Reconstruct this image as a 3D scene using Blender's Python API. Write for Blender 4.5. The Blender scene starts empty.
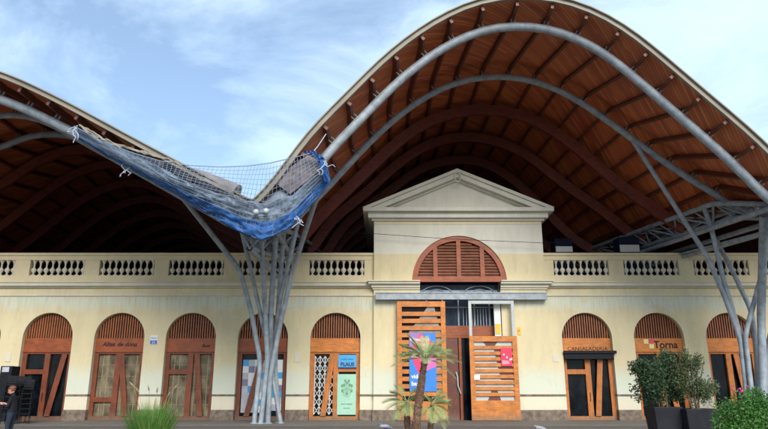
import bpy, bmesh, math, random
from mathutils import Vector, Matrix
random.seed(7)
R = math.radians
scene = bpy.context.scene
col = scene.collection
PI = math.pi
PITCH = R(15.4); F = 643.0; EYE = 1.5
cp, sp = math.cos(PITCH), math.sin(PITCH)
def P(u, v, Y):
    """world point at depth Y seen at photo position (u, v): used to survey the place"""
    xc = (u-384)/F; yc = (214.5-v)/F
    t = Y/(cp-yc*sp)
    return Vector((t*xc, Y, EYE+t*(sp+yc*cp)))
FY = 36.0   # facade plane

# ------------------------------------------------------------------ materials
MATS = {}
def nodes(name, rough=.6, metal=0, spec=.5):
    m = bpy.data.materials.new(name); m.use_nodes = True
    nt = m.node_tree; b = nt.nodes['Principled BSDF']
    b.inputs['Roughness'].default_value = rough; b.inputs['Metallic'].default_value = metal
    b.inputs['Specular IOR Level'].default_value = spec
    return m, nt, b
def N(nt, t, **kw):
    n = nt.nodes.new(t)
    for k, v in kw.items():
        if k.startswith('i_'):
            n.inputs[k[2:].replace('_', ' ')].default_value = v
        else: setattr(n, k, v)
    return n
def coords(nt, scale=(1,1,1), rot=(0,0,0), world=True):
    if world:
        g = nt.nodes.new('ShaderNodeNewGeometry'); src = g.outputs['Position']
    else:
        g = nt.nodes.new('ShaderNodeTexCoord'); src = g.outputs['Object']
    mp = nt.nodes.new('ShaderNodeMapping'); mp.inputs['Scale'].default_value = scale
    mp.inputs['Rotation'].default_value = rot
    nt.links.new(src, mp.inputs['Vector']); return mp.outputs['Vector']
def ramp(nt, fac, stops):
    r = nt.nodes.new('ShaderNodeValToRGB')
    e = r.color_ramp.elements
    while len(e) < len(stops): e.new(.5)
    for i, (p, c) in enumerate(stops):
        e[i].position = p; e[i].color = (*c, 1)
    nt.links.new(fac, r.inputs[0]); return r.outputs[0]
def mixc(nt, fac, a, b, mode='MIX'):
    m = nt.nodes.new('ShaderNodeMix'); m.data_type = 'RGBA'; m.blend_type = mode
    for sock, val in ((m.inputs[0], fac), (m.inputs[6], a), (m.inputs[7], b)):
        if isinstance(val, (int, float)): sock.default_value = val
        elif isinstance(val, tuple): sock.default_value = (*val, 1)
        else: nt.links.new(val, sock)
    return m.outputs[2]
def bump(nt, b, h, s=.3, d=.02):
    n = nt.nodes.new('ShaderNodeBump'); n.inputs['Strength'].default_value = s; n.inputs['Distance'].default_value = d
    nt.links.new(h, n.inputs['Height']); nt.links.new(n.outputs[0], b.inputs['Normal'])
def noise(nt, vec, scale, detail=4, rough=.55):
    n = nt.nodes.new('ShaderNodeTexNoise'); n.inputs['Scale'].default_value = scale
    n.inputs['Detail'].default_value = detail; n.inputs['Roughness'].default_value = rough
    nt.links.new(vec, n.inputs['Vector']); return n.outputs['Fac']
def plain(name, c, rough=.6, metal=0, var=.15, scale=3, spec=.5):
    m, nt, b = nodes(name, rough, metal, spec)
    n = noise(nt, coords(nt), scale, 5)
    d = tuple(x*(1-var) for x in c); l = tuple(min(1, x*(1+var)) for x in c)
    nt.links.new(ramp(nt, n, [(.3, d), (.7, l)]), b.inputs['Base Color'])
    bump(nt, b, n, .1); MATS[name] = m; return m
def wood(name, c, axis='z', rough=.5, dirt=True):
    m, nt, b = nodes(name, rough)
    sc = {'z': (14, 14, 1.2), 'x': (1.2, 14, 14), 'y': (14, 1.2, 14)}[axis]
    g = noise(nt, coords(nt, sc), 1.6, 6, .65)
    big = noise(nt, coords(nt), .9, 3)
    c0 = tuple(x*.28 for x in c); c1 = c; c2 = tuple(min(1, x*1.75) for x in c)
    base = ramp(nt, g, [(.25, c0), (.5, c1), (.78, c2)])
    base = mixc(nt, .4, base, ramp(nt, noise(nt, coords(nt), 2.3, 5, .7), [(.35, tuple(x*.35 for x in c)), (.62, tuple(min(1, x*1.35) for x in c))]))
    if dirt:      # bleached and dirty foot of the boards
        s = nt.nodes.new('ShaderNodeSeparateXYZ'); gg = nt.nodes.new('ShaderNodeNewGeometry'); nt.links.new(gg.outputs['Position'], s.inputs[0])
        a = N(nt, 'ShaderNodeMath', operation='MULTIPLY_ADD'); nt.links.new(noise(nt, coords(nt, (3,3,1)), 2, 4), a.inputs[0]); a.inputs[1].default_value = .9
        nt.links.new(s.outputs[2], a.inputs[2])
        f = ramp(nt, a.outputs[0], [(.45, (.75,)*3), (.95, (0,)*3)])
        base = mixc(nt, f, base, (.16, .12, .08))
    nt.links.new(base, b.inputs['Base Color']); bump(nt, b, g, .25, .01)
    MATS[name] = m; return m

def N_div(nt, sock, k):
    d = nt.nodes.new('ShaderNodeMath'); d.operation = 'DIVIDE'; nt.links.new(sock, d.inputs[0]); d.inputs[1].default_value = k; return d.outputs[0]
def plaster(name, base, stain=True):
    m, nt, b = nodes(name, .85, 0, .25)
    v = coords(nt)
    big = noise(nt, v, .35, 5, .6); fine = noise(nt, v, 9, 6, .7); mid = noise(nt, coords(nt, (1.4, 1.4, .35)), 1.3, 6, .65)
    c = ramp(nt, big, [(.3, tuple(x*.88 for x in base)), (.7, tuple(min(1, x*1.07) for x in base))])
    c = mixc(nt, .35, c, ramp(nt, mid, [(.35, tuple(x*.72 for x in base)), (.6, base)]))
    # hairline soiling
    c = mixc(nt, ramp(nt, fine, [(.62, (0,)*3), (.78, (.35,)*3)]), c, tuple(x*.5 for x in base))
    if stain:
        s = nt.nodes.new('ShaderNodeSeparateXYZ'); nt.links.new(nt.nodes.new('ShaderNodeNewGeometry').outputs['Position'], s.inputs[0])
        a = N(nt, 'ShaderNodeMath', operation='MULTIPLY_ADD'); nt.links.new(mid, a.inputs[0]); a.inputs[1].default_value = 1.3
        nt.links.new(s.outputs[2], a.inputs[2])
        d = N(nt, 'ShaderNodeMath', operation='DIVIDE'); nt.links.new(a.outputs[0], d.inputs[0]); d.inputs[1].default_value = 16
        green = (.58, .62, .52); whit = (.66, .62, .50)
        # pale wash at the foot, green algae-coloured repaint bands
        f1 = ramp(nt, d.outputs[0], [(0, (.75,)*3), (.115, (.75,)*3), (.135, (.9,)*3), (.185, (.75,)*3), (.23, (0,)*3), (.40, (0,)*3), (.428, (.75,)*3), (.445, (.75,)*3), (.462, (.0,)*3)])
        gcol = ramp(nt, d.outputs[0], [(0, whit), (.115, whit), (.13, green), (1, green)])
        c = mixc(nt, f1, c, gcol)
        st = noise(nt, coords(nt, (5, 5, .25)), 1.2, 5, .6)      # vertical run-off streaks
        c = mixc(nt, ramp(nt, st, [(.6, (0,)*3), (.78, (.2,)*3)]), c, tuple(x*.42 for x in base))
        led = ramp(nt, N_div(nt, s.outputs[2], 10), [(.056, (.55,)*3), (.085, (0,)*3), (.545, (0,)*3), (.66, (.85,)*3), (.667, (0,)*3), (.708, (.5,)*3), (.74, (0,)*3), (.78, (0,)*3), (.80, (.5,)*3), (.90, (.0,)*3)])
        dr = noise(nt, coords(nt, (9, 9, .5)), 1.4, 6, .7)
        c = mixc(nt, mixc(nt, 1.0, led, ramp(nt, dr, [(.45, (0,)*3), (.68, (.42,)*3)]), 'MULTIPLY'), c, (.20, .17, .12))
        vo = nt.nodes.new('ShaderNodeTexVoronoi'); vo.feature = 'DISTANCE_TO_EDGE'; vo.inputs['Scale'].default_value = .2
        vm = nt.nodes.new('ShaderNodeVectorMath'); vm.operation = 'MULTIPLY_ADD'; wn_ = nt.nodes.new('ShaderNodeTexNoise'); wn_.inputs['Scale'].default_value = 1.6; wn_.inputs['Detail'].default_value = 6
        nt.links.new(v, wn_.inputs['Vector']); nt.links.new(wn_.outputs['Color'], vm.inputs[0]); vm.inputs[1].default_value = (1.1, 1.1, 1.1); nt.links.new(v, vm.inputs[2]); nt.links.new(vm.outputs[0], vo.inputs['Vector'])
        c = mixc(nt, ramp(nt, vo.outputs['Distance'], [(0, (.16,)*3), (.006, (0,)*3)]), c, (.30, .25, .17))
        fl = noise(nt, v, 2.2, 8, .75)                           # flaked paint
        c = mixc(nt, ramp(nt, fl, [(.62, (0,)*3), (.66, (.5,)*3)]), c, (.56, .53, .43))
    nt.links.new(c, b.inputs['Base Color']); bump(nt, b, fine, .25, .02)
    MATS[name] = m; return m

plaster('cream', (.66, .57, .36))
plaster('cream_top', (.66, .57, .37))
plaster('moulding', (.62, .58, .46), False)
plaster('grey_plaster', (.66, .64, .55), False)
wood('red_wood', (.17, .036, .009)); wood('orange_wood', (.44, .135, .018)); wood('screen_wood', (.50, .165, .022), 'x')
wood('dark_red_wood', (.12, .03, .015))
wood('header_red', (.27, .058, .010), 'x', dirt=False); wood('header_orange', (.52, .165, .02), 'x', dirt=False)
wood('slat', (.30, .095, .03), 'z', dirt=False)
wood('roof_timber', (.17, .038, .024), 'x', dirt=False)
wood('joist', (.12, .03, .014), 'y', dirt=False)
wood('shutter', (.22, .085, .05), 'x', dirt=False)
wood('lunette_red', (.31, .068, .016), 'x', dirt=False)
plain('dark', (.012, .012, .015), .8, spec=.1)
plain('steel', (.28, .32, .355), .5, 0, .28, 3)
plain('steel_light', (.42, .45, .45), .4, 0, .1, 2)
plain('fascia', (.24, .21, .16), .6, 0, .15, 1)
plain('roof_top', (.35, .30, .2), .7)
plain('stone', (.17, .13, .10), .9, 0, .45, 5)
plain('interior', (.015, .018, .045), .9, 0, .3, .3, .1)  # near-black navy: deep shade of the hall put into the colour
plain('white', (.7, .7, .68), .6, 0, .05)
plain('white_metal', (.62, .62, .6), .4, 0, .1)
plain('black_metal', (.008, .009, .013), .6, spec=.2)
plain('black_fabric', (.014, .014, .017), .85, 0, .4, 8, .2)
plain('trousers', (.02, .026, .04), .85, 0, .4, 8, .2)
plain('skin', (.55, .27, .17), .55, 0, .08)
plain('hair', (.13, .035, .015), .6, 0, .3, 20)
plain('planter', (.014, .015, .02), .6, 0, .3, 3, .25)
plain('soil', (.05, .035, .025), .95)
plain('bark', (.12, .085, .05), .9, 0, .4, 9)
plain('palm_trunk', (.15, .085, .05), .9, 0, .6, 14)
plain('blue_tarp', (.018, .085, .26), .75, 0, .3, 3)
plain('gutter', (.20, .245, .30), .5, 0, .35, 1.5)
plain('grey_sheet', (.23, .20, .19), .6, 0, .35, 2)
plain('net_cord', (.17, .23, .32), .7, 0, .1)
plain('cut_end', (.15, .12, .13), .6, 0, .5, 4)
plain('rope', (.40, .46, .55), .8)
plain('poster_blue', (.02, .19, .62), .5, 0, .05); plain('poster_red', (.72, .03, .14), .5, 0, .05)
plain('poster_purple', (.28, .16, .42), .5, 0, .05); plain('poster_pink', (.58, .12, .38), .5, 0, .05)
plain('red_banner', (.75, .02, .08), .5, 0, .08); plain('pink_paint', (.8, .25, .35), .5)
plain('mint', (.32, .56, .42), .5, 0, .05); plain('ink', (.02, .05, .05), .6); plain('leafprint', (.12, .28, .16), .6)
plain('sky_blue', (.05, .33, .62), .5, 0, .05); plain('navy', (.01, .03, .12), .5)
plain('yellow', (.75, .45, .03), .5, 0, .05); plain('lemon', (.72, .62, .25), .6, 0, .05)
plain('burgundy', (.035, .008, .01), .8)
plain('checker_grey', (.42, .42, .47), .5); plain('checker_mauve', (.2, .18, .27), .5)
plain('pigeon', (.16, .17, .21), .7, 0, .3, 20); plain('pale_bird', (.3, .3, .33), .8)
plain('magenta', (.6, .04, .25), .6)
plain('sign_blue', (.05, .12, .45), .5)

def leaf(name, c, var=.5):
    m, nt, b = nodes(name, .55)
    oi = noise(nt, coords(nt), 2.3, 2); fi = noise(nt, coords(nt), 24, 2)
    a = ramp(nt, oi, [(.3, tuple(x*(1-var) for x in c)), (.7, tuple(x*(1+var) for x in c))])
    a = mixc(nt, .5, a, ramp(nt, fi, [(.3, tuple(x*.5 for x in c)), (.7, tuple(x*1.7 for x in c))]))
    nt.links.new(a, b.inputs['Base Color'])
    tr = nt.nodes.new('ShaderNodeBsdfTranslucent'); nt.links.new(a, tr.inputs[0])
    mx = nt.nodes.new('ShaderNodeMixShader'); mx.inputs[0].default_value = .3
    out = nt.nodes['Material Output']
    nt.links.new(b.outputs[0], mx.inputs[1]); nt.links.new(tr.outputs[0], mx.inputs[2]); nt.links.new(mx.outputs[0], out.inputs[0])
    MATS[name] = m
leaf('leaf_dark', (.045, .085, .035)); leaf('leaf_bush', (.075, .2, .035)); leaf('leaf_grass', (.12, .30, .04))
leaf('leaf_palm', (.40, .46, .20), .25); leaf('leaf_olive', (.10, .13, .055)); leaf('leaf_dry', (.38, .30, .17), .3)

def glass(name, c, rough=.08):
    m, nt, b = nodes(name, rough, 0, .12)
    n = noise(nt, coords(nt, (1, 1, .6)), 2.2, 4)
    nt.links.new(ramp(nt, n, [(.35, tuple(x*.4 for x in c)), (.7, tuple(x*1.6 for x in c))]), b.inputs['Base Color'])
    MATS[name] = m
glass('glass_dark', (.006, .010, .014)); glass('curtain', (.17, .14, .09), .5); glass('glass_blue', (.02, .03, .05))

def deck_mat():
    m, nt, b = nodes('deck_boards', .5)
    # boards laid along the vault: narrow strips across Y, with joints and tonal change from board to board
    v = coords(nt, (1, 1, 1))
    s = nt.nodes.new('ShaderNodeSeparateXYZ'); nt.links.new(v, s.inputs[0])
    def mth(op, a, bb=None):
        n = N(nt, 'ShaderNodeMath', operation=op)
        for i, x in enumerate((a, bb)):
            if x is None: continue
            if isinstance(x, (int, float)): n.inputs[i].default_value = x
            else: nt.links.new(x, n.inputs[i])
        return n.outputs[0]
    y = mth('DIVIDE', mth('SUBTRACT', s.outputs[1], s.outputs[0]), .23)
    cell = mth('FLOOR', y); fr = mth('FRACT', y)
    cb = nt.nodes.new('ShaderNodeCombineXYZ'); nt.links.new(cell, cb.inputs[1])
    xs = mth('FLOOR', mth('DIVIDE', mth('ADD', s.outputs[1], mth('MULTIPLY', cell, 1.37)), 2.1)); nt.links.new(xs, cb.inputs[0])
    wn = nt.nodes.new('ShaderNodeTexWhiteNoise'); nt.links.new(cb.outputs[0], wn.inputs['Vector'])
    big = noise(nt, v, .25, 3)
    base = ramp(nt, wn.outputs[0], [(0, (.34, .07, .025)), (.5, (.56, .135, .04)), (1, (.72, .24, .075))])
    base = mixc(nt, .4, base, ramp(nt, big, [(.3, (.34, .07, .03)), (.7, (.60, .16, .05))]))
    gap = mth('LESS_THAN', fr, .16)
    base = mixc(nt, mth('MULTIPLY', gap, .6), base, (.04, .012, .01))
    nt.links.new(base, b.inputs['Base Color']); MATS['deck_boards'] = m
deck_mat()

def ground_mat(name, c, sx, sy, joint=.02, off=.5):
    m, nt, b = nodes(name, .8)
    br = nt.nodes.new('ShaderNodeTexBrick'); nt.links.new(coords(nt), br.inputs['Vector'])
    br.inputs['Scale'].default_value = 1; br.inputs['Brick Width'].default_value = sx; br.inputs['Row Height'].default_value = sy
    br.inputs['Mortar Size'].default_value = joint; br.offset = off
    br.inputs['Color1'].default_value = (*c, 1); br.inputs['Color2'].default_value = (*[x*.8 for x in c], 1)
    br.inputs['Mortar'].default_value = (*[x*.5 for x in c], 1)
    n = noise(nt, coords(nt), 1.3, 6, .65)
    nt.links.new(mixc(nt, .6, br.outputs[0], ramp(nt, n, [(.3, tuple(x*.65 for x in c)), (.7, tuple(x*1.2 for x in c))])), b.inputs['Base Color'])
    bump(nt, b, n, .2, .01); MATS[name] = m
ground_mat('plaza', (.13, .12, .105), .9, .6); ground_mat('paving', (.17, .155, .135), .6, .4)

# ------------------------------------------------------------------ mesh building
ORG = {}
class MB:
    def __init__(s): s.v = []; s.f = []
    def add(s, vs, fs):
        o = len(s.v); s.v += [tuple(p) for p in vs]; s.f += [tuple(i+o for i in f) for f in fs]
    def box(s, x0, x1, y0, y1, z0, z1):
        s.add([(x0,y0,z0),(x1,y0,z0),(x1,y1,z0),(x0,y1,z0),(x0,y0,z1),(x1,y0,z1),(x1,y1,z1),(x0,y1,z1)],
              [(0,1,5,4),(1,2,6,5),(2,3,7,6),(3,0,4,7),(4,5,6,7),(3,2,1,0)]); return s
    def quadbar(s, a, b, w, y0, y1):
        """flat bar in the XZ plane between a and b (x,z), width w, from y0 to y1; ends cut level"""
        (ax, az), (bx, bz) = a, b
        s.prism([(ax-w/2, az), (ax+w/2, az), (bx+w/2, bz), (bx-w/2, bz)], y0, y1); return s
    def prism(s, pts, y0, y1):
        n = len(pts); s.add([(x, y0, z) for x, z in pts]+[(x, y1, z) for x, z in pts],
            [tuple(range(n)), tuple(range(2*n-1, n-1, -1))]+[(i, i+n, (i+1) % n+n, (i+1) % n) for i in range(n)]); return s
    def tube(s, pts, r, n=10, cap=True, r1=None):
        pts = [Vector(p) for p in pts]; rs = r if isinstance(r, (list, tuple)) else [r+((r1 or r)-r)*i/(len(pts)-1) for i in range(len(pts))]
        rings = []; up = None
        for i, p in enumerate(pts):
            t = (pts[min(i+1, len(pts)-1)]-pts[max(i-1, 0)]).normalized()
            if up is None: up = t.orthogonal().normalized()
            up = (up-t*up.dot(t)).normalized(); w = t.cross(up)
            rings.append([p+(up*math.cos(2*PI*k/n)+w*math.sin(2*PI*k/n))*rs[i] for k in range(n)])
        vs = [q for rg in rings for q in rg]; fs = []
        for i in range(len(pts)-1):
            for k in range(n): fs.append((i*n+k, i*n+(k+1) % n, (i+1)*n+(k+1) % n, (i+1)*n+k))
        if cap: fs.append(tuple(range(n-1, -1, -1))); fs.append(tuple((len(pts)-1)*n+k for k in range(n)))
        s.add(vs, fs); return s
    def bar(s, a, b, w, h, up=(0, 0, 1)):
        a, b = Vector(a), Vector(b); t = (b-a).normalized(); u = Vector(up); sd = t.cross(u).normalized(); u = sd.cross(t)
        vs = [p+sd*(i*w/2)+u*(j*h/2) for p in (a, b) for i, j in ((-1,-1),(1,-1),(1,1),(-1,1))]
        s.add(vs, [(0,1,2,3),(7,6,5,4),(0,4,5,1),(1,5,6,2),(2,6,7,3),(3,7,4,0)]); return s
    def sweep(s, frames, w, h):
        """frames: list of (point, side, up); rectangular section"""
        vs = []
        for p, sd, u in frames: vs += [p-sd*w/2-u*h/2, p+sd*w/2-u*h/2, p+sd*w/2+u*h/2, p-sd*w/2+u*h/2]
        fs = [(0,1,2,3)]; n = len(frames)
        for i in range(n-1):
            for k in range(4): fs.append((4*i+k, 4*i+4+k, 4*i+4+(k+1) % 4, 4*i+(k+1) % 4))
        fs.append(tuple(4*(n-1)+k for k in (3, 2, 1, 0))); s.add(vs, fs); return s
    def lathe(s, prof, c, n=12):
        vs = []; fs = []
        for r, z in prof: vs += [(c[0]+r*math.cos(2*PI*k/n), c[1]+r*math.sin(2*PI*k/n), c[2]+z) for k in range(n)]
        for i in range(len(prof)-1):
            for k in range(n): fs.append((i*n+k, i*n+(k+1) % n, (i+1)*n+(k+1) % n, (i+1)*n+k))
        fs.append(tuple(range(n-1, -1, -1))); fs.append(tuple((len(prof)-1)*n+k for k in range(n))); s.add(vs, fs); return s
    def ball(s, c, r, n=10, m=6):
        r = r if isinstance(r, tuple) else (r, r, r); vs = [(c[0], c[1], c[2]+r[2])]; fs = []
        for i in range(1, m):
            a = PI*i/m
            vs += [(c[0]+r[0]*math.sin(a)*math.cos(2*PI*k/n), c[1]+r[1]*math.sin(a)*math.sin(2*PI*k/n), c[2]+r[2]*math.cos(a)) for k in range(n)]
        vs.append((c[0], c[1], c[2]-r[2]))
        for k in range(n): fs.append((0, 1+k, 1+(k+1) % n))
        for i in range(m-2):
            for k in range(n): fs.append((1+i*n+k, 1+(i+1)*n+k, 1+(i+1)*n+(k+1) % n, 1+i*n+(k+1) % n))
        o = 1+(m-2)*n
        for k in range(n): fs.append((len(vs)-1, o+(k+1) % n, o+k))
        s.add(vs, fs); return s
    def build(s, name, mat, parent=None, origin=None, smooth=False, bevel=0):
        if origin is None: origin = ORG.get(parent.name, Vector()) if parent else Vector()
        origin = Vector(origin)
        me = bpy.data.meshes.new(name); me.from_pydata([tuple(Vector(p)-origin) for p in s.v], [], s.f); me.update()
        bm = bmesh.new(); bm.from_mesh(me); bmesh.ops.recalc_face_normals(bm, faces=bm.faces) ; bm.to_mesh(me); bm.free()
        o = bpy.data.objects.new(name, me); col.objects.link(o)
        me.materials.append(MATS[mat] if isinstance(mat, str) else mat)
        if parent:
            o.parent = parent; po = ORG.get(parent.name, Vector()); o.location = origin-po
        else: o.location = origin
        ORG[o.name] = origin
        if smooth:
            for p in me.polygons: p.use_smooth = True
            try: me.set_sharp_from_angle(angle=R(40))
            except Exception: pass
        if bevel:
            b = o.modifiers.new('bevel', 'BEVEL'); b.width = bevel; b.segments = 2; b.limit_method = 'ANGLE'
        return o
def tag(o, label, cat, group=None, kind=None):
    if label: o['label'] = label
    if cat: o['category'] = cat
    if group: o['group'] = group
    if kind: o['kind'] = kind
    return o
def thing(name, loc, label, cat, group=None):
    o = bpy.data.objects.new(name, None); o.empty_display_size = .2; col.objects.link(o); o.location = loc
    ORG[o.name] = Vector(loc); return tag(o, label, cat, group)
def text(name, s, size, at, mat, parent=None, ext=.006, align='CENTER', bold=0, shear=0, sx=1):
    c = bpy.data.curves.new(name, 'FONT'); c.body = s; c.size = size; c.extrude = ext; c.align_x = align; c.offset = bold; c.shear = shear
    t = bpy.data.objects.new(name+'_tmp', c); col.objects.link(t)
    dg = bpy.context.evaluated_depsgraph_get(); me = bpy.data.meshes.new_from_object(t.evaluated_get(dg))
    bpy.data.objects.remove(t)
    me.transform(Matrix.Diagonal((sx, 1, 1, 1))); me.transform(Matrix.Rotation(PI/2, 4, 'X'))
    o = bpy.data.objects.new(name, me); col.objects.link(o); me.materials.clear(); me.materials.append(MATS[mat])
    if parent: o.parent = parent; o.location = Vector(at)-ORG.get(parent.name, Vector())
    else: o.location = at
    ORG[o.name] = Vector(at); return o

# ------------------------------------------------------------------ ground
g = MB(); g.box(-600, 600, -300, 900, -.3, 0); tag(g.build('ground', 'plaza'), None, None, kind='structure')
g = MB(); g.box(-44, 46, 31.0, 36.3, .0, .02); tag(g.build('pavement', 'paving'), None, None, kind='structure')

# ------------------------------------------------------------------ market building
B = thing('market_building', (0, FY, 0), 'long cream plastered market hall facade with arched doorways, balustrade and pedimented centre', 'building')
AC = [-22.54, -18.56, -14.6, -10.66, -6.68, -2.68, 11.2, 15.18, 19.16, 23.14]
RAD = 1.38; SPR = 4.36
def arcpts(xc, r, z, n=22): return [(xc-r*math.cos(PI*i/n), z+r*math.sin(PI*i/n)) for i in range(n+1)]
def wallrun(x0, x1, arches):
    o = [(x0, 0)]
    for a in arches: o += [(a-RAD, 0)]+arcpts(a, RAD, SPR)+[(a+RAD, 0)]
    o += [(x1, 0), (x1, 6.66), (x0, 6.66)]; return o
CX0, CX1 = -.57, 9.04
w = MB(); w.prism(wallrun(-40, CX0, AC[:6]), FY, FY+.5); w.prism(wallrun(CX1, 42, AC[6:]), FY, FY+.5)
w.box(-40, CX0, FY, FY+.5, 7.12, 7.4); w.box(CX1, 42, FY, FY+.5, 7.12, 7.4)
w.build('wall', 'cream', B)
# dark panel behind the doors, roof terrace, unseen walls added to block light
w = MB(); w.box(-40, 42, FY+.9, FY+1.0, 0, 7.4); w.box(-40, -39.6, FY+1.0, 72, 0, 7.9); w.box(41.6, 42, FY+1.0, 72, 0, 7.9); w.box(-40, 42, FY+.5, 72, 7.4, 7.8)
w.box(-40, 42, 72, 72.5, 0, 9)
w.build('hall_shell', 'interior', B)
def course(z0, z1, d, mat, nm):
    m = MB(); m.box(-40.2, CX0, FY-d, FY+.5, z0, z1); m.box(CX1, 42.2, FY-d, FY+.5, z0, z1); return m.build(nm, mat, B, bevel=.012)
course(6.66, 6.78, .07, 'moulding', 'string_course'); course(6.78, 7.12, .025, 'cream', 'frieze')
course(7.12, 7.2, .16, 'moulding', 'cornice'); course(7.2, 7.38, .30, 'moulding', 'cornice'); course(7.38, 7.44, .36, 'moulding', 'cornice')
# parapet and balustrades
par = MB()
xs = [-40]; panels = AC
segs = []
last = -40
for a in [x for x in AC if x < 0]: segs.append((last, a-1.56)); last = a+1.56
segs.append((last, CX0)); last = CX1
for a in [x for x in AC if x > 0]: segs.append((last, a-1.56)); last = a+1.56
segs.append((last, 42))
for a, b in segs: par.box(a, b, FY, FY+.35, 7.82, 8.72)
for a, b in ((-40, CX0), (CX1, 42)): par.box(a, b, FY-.03, FY+.38, 7.44, 7.82); par.box(a, b, FY-.02, FY+.37, 8.72, 8.98); par.box(a, b, FY-.09, FY+.44, 8.98, 9.13)
par.build('parapet', 'cream_top', B, bevel=.01)
prof = [(.11, 0), (.11, .06), (.05, .10), (.05, .15), (.13, .25), (.155, .33), (.13, .40), (.055, .47), (.045, .55), (.05, .68), (.10, .80), (.17, .90)]
bal_me = None
for a in AC:
    p = MB(); p.box(a-1.56, a+1.56, FY+.02, FY+.33, 7.82, 7.85)
    po = p.build('balustrade', 'moulding', B)
    for k in range(-1, 10):
        x = a-1.56+.17+k*.353
        if k < 0 or k > 8: continue
        if bal_me is None:
            q = MB(); q.lathe(prof, (x, FY+.17, 7.84), 10); o = q.build('baluster', 'moulding', po, origin=(x, FY+.17, 7.84), smooth=True); bal_me = o.data; 
        else:
            o = bpy.data.objects.new('baluster', bal_me); col.objects.link(o); o.parent = po; o.location = Vector((x, FY+.17, 7.84))-Vector((0, FY, 0))
        ORG[o.name] = Vector((x, FY+.17, 7.84))
# wait-free piers: dark plinth and narrow dado line
edges = [(-26, AC[0]-RAD)]+[(AC[i]+RAD, AC[i+1]-RAD) for i in range(5)]+[(AC[5]+RAD, CX0), (CX1, AC[6]-RAD)]+[(AC[i]+RAD, AC[i+1]-RAD) for i in range(6, 9)]+[(AC[9]+RAD, 28)]
for a, b in edges:
    m = MB(); m.box(a-.01, b+.01, FY-.05, FY+.3, 0, .56); m.build('plinth', 'stone', B, bevel=.015)
    m = MB(); m.box(a-.015, b+.015, FY-.04, FY+.3, 1.27, 1.36); m.build('dado_rail', 'stone', B)
# ---- centre block
cy = FY-.25; CM = 4.235
OX0, OX1 = 2.0, 6.5
out = [(CX0, 0), (OX0, 0), (OX0, 7.42)]+arcpts(CM, 2.66, 7.43, 30)+[(OX1, 7.42), (OX1, 0), (CX1, 0), (CX1, 9.05), (CX0, 9.05)]
# lower (cream) and upper (greyer) paint fields share the lunette arch
def clip_arc(z): 
    return math.acos(max(-1, min(1, 0)))
zb = 9.03
th = math.asin((zb-7.43)/2.66)
lowL = [(CX0, 0), (OX0, 0), (OX0, 7.42)]+[(CM-2.66*math.cos(th*i/12), 7.43+2.66*math.sin(th*i/12)) for i in range(13)]+[(CX0, zb)]
lowR = [(2*CM-x, z) for x, z in lowL]
lowR = [(CX1 if abs(x-(2*CM-CX0)) < .01 else (OX1 if abs(x-(2*CM-OX0)) < .01 else x), z) for x, z in lowR]
up = [(CX0, zb)]+[(CM-2.66*math.cos(th+(PI-2*th)*i/20), 7.43+2.66*math.sin(th+(PI-2*th)*i/20)) for i in range(21)]+[(CX1, zb), (CX1, 10.75), (CX0, 10.75)]
m = MB(); m.prism(lowL, cy, FY+.6); m.prism(lowR, cy, FY+.6); m.build('centre_wall', 'cream', B)
m = MB(); m.prism(up, cy, FY+.6)
m.box(CX0, CX0+.3, FY+.6, 47, 7.8, 11.6); m.box(CX1-.3, CX1, FY+.6, 47, 7.8, 11.6); m.box(CX0, CX1, 47, 47.3, 7.8, 11.6)
m.build('centre_upper_wall', 'grey_plaster', B)
for x0, x1 in ((CX0, OX0), (OX1, CX1)):
    m = MB(); m.box(x0-(.0 if x0 > 5 else .06), x1+(.06 if x0 > 5 else 0), cy-.06, FY+.3, 0, .56); m.build('plinth', 'stone', B, bevel=.015)
    m = MB(); m.box(x0-(.0 if x0 > 5 else .04), x1+(.04 if x0 > 5 else 0), cy-.045, FY+.3, 1.27, 1.36); m.build('dado_rail', 'stone', B)
    for z0, z1, d in ((7.0, 7.1, .08), (7.1, 7.28, .16), (7.28, 7.4, .34), (7.4, 7.47, .42)):
        e = d*.9
        m = MB(); m.box(x0-(e if x0 < 1 else .0), x1+(e if x0 > 5 else .0), cy-d, FY+.2, z0, z1); m.build('cornice', 'moulding', B, bevel=.01)
# entablature and pediment
m = MB(); m.box(CX0-.0, CX1+.0, cy-.02, FY+.6, 10.75, 10.95); m.build('frieze', 'cream_top', B)
for z0, z1, d in ((10.95, 11.08, .14), (11.08, 11.4, .34), (11.4, 11.62, .62)):
    m = MB(); m.box(CX0-d, CX1+d, cy-d, 47.3, z0, z1); m.build('pediment_cornice', 'grey_plaster', B, bevel=.015)
tip = 13.95; e = .66
m = MB(); m.prism([(CX0, 11.62), (CX1, 11.62), (CM, tip-.45)], cy-.02, 47.2); m.build('tympanum', 'grey_plaster', B)
for k, (dz0, dz1, d) in enumerate(((.5, .62, .2), (.2, .5, .5), (0, .2, .62))):
    m = MB()
    for s in (-1, 1):
        xe = CM+s*((CX1-CX0)/2+e); sl = (tip-11.62)/abs(xe-CM)
        f = lambda x: tip-abs(x-CM)*sl
        xi = xe-s*(dz1+.0)/sl; xo = xe-s*dz0/sl
        pts = [(CM, tip-dz0), (CM, tip-dz1), (xi, 11.62), (xo, 11.62)]
        m.prism(pts, cy-d, 47.3 if k == 2 else FY+.3)
    m.build('raking_cornice', 'grey_plaster', B, bevel=.012)
m = MB(); m.tube([(CM+.16*math.cos(a*PI/8), cy-.64, 13.42+.3*math.sin(a*PI/8)) for a in range(17)], .03, 6); m.build('finial_ring', 'grey_plaster', B)
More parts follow.
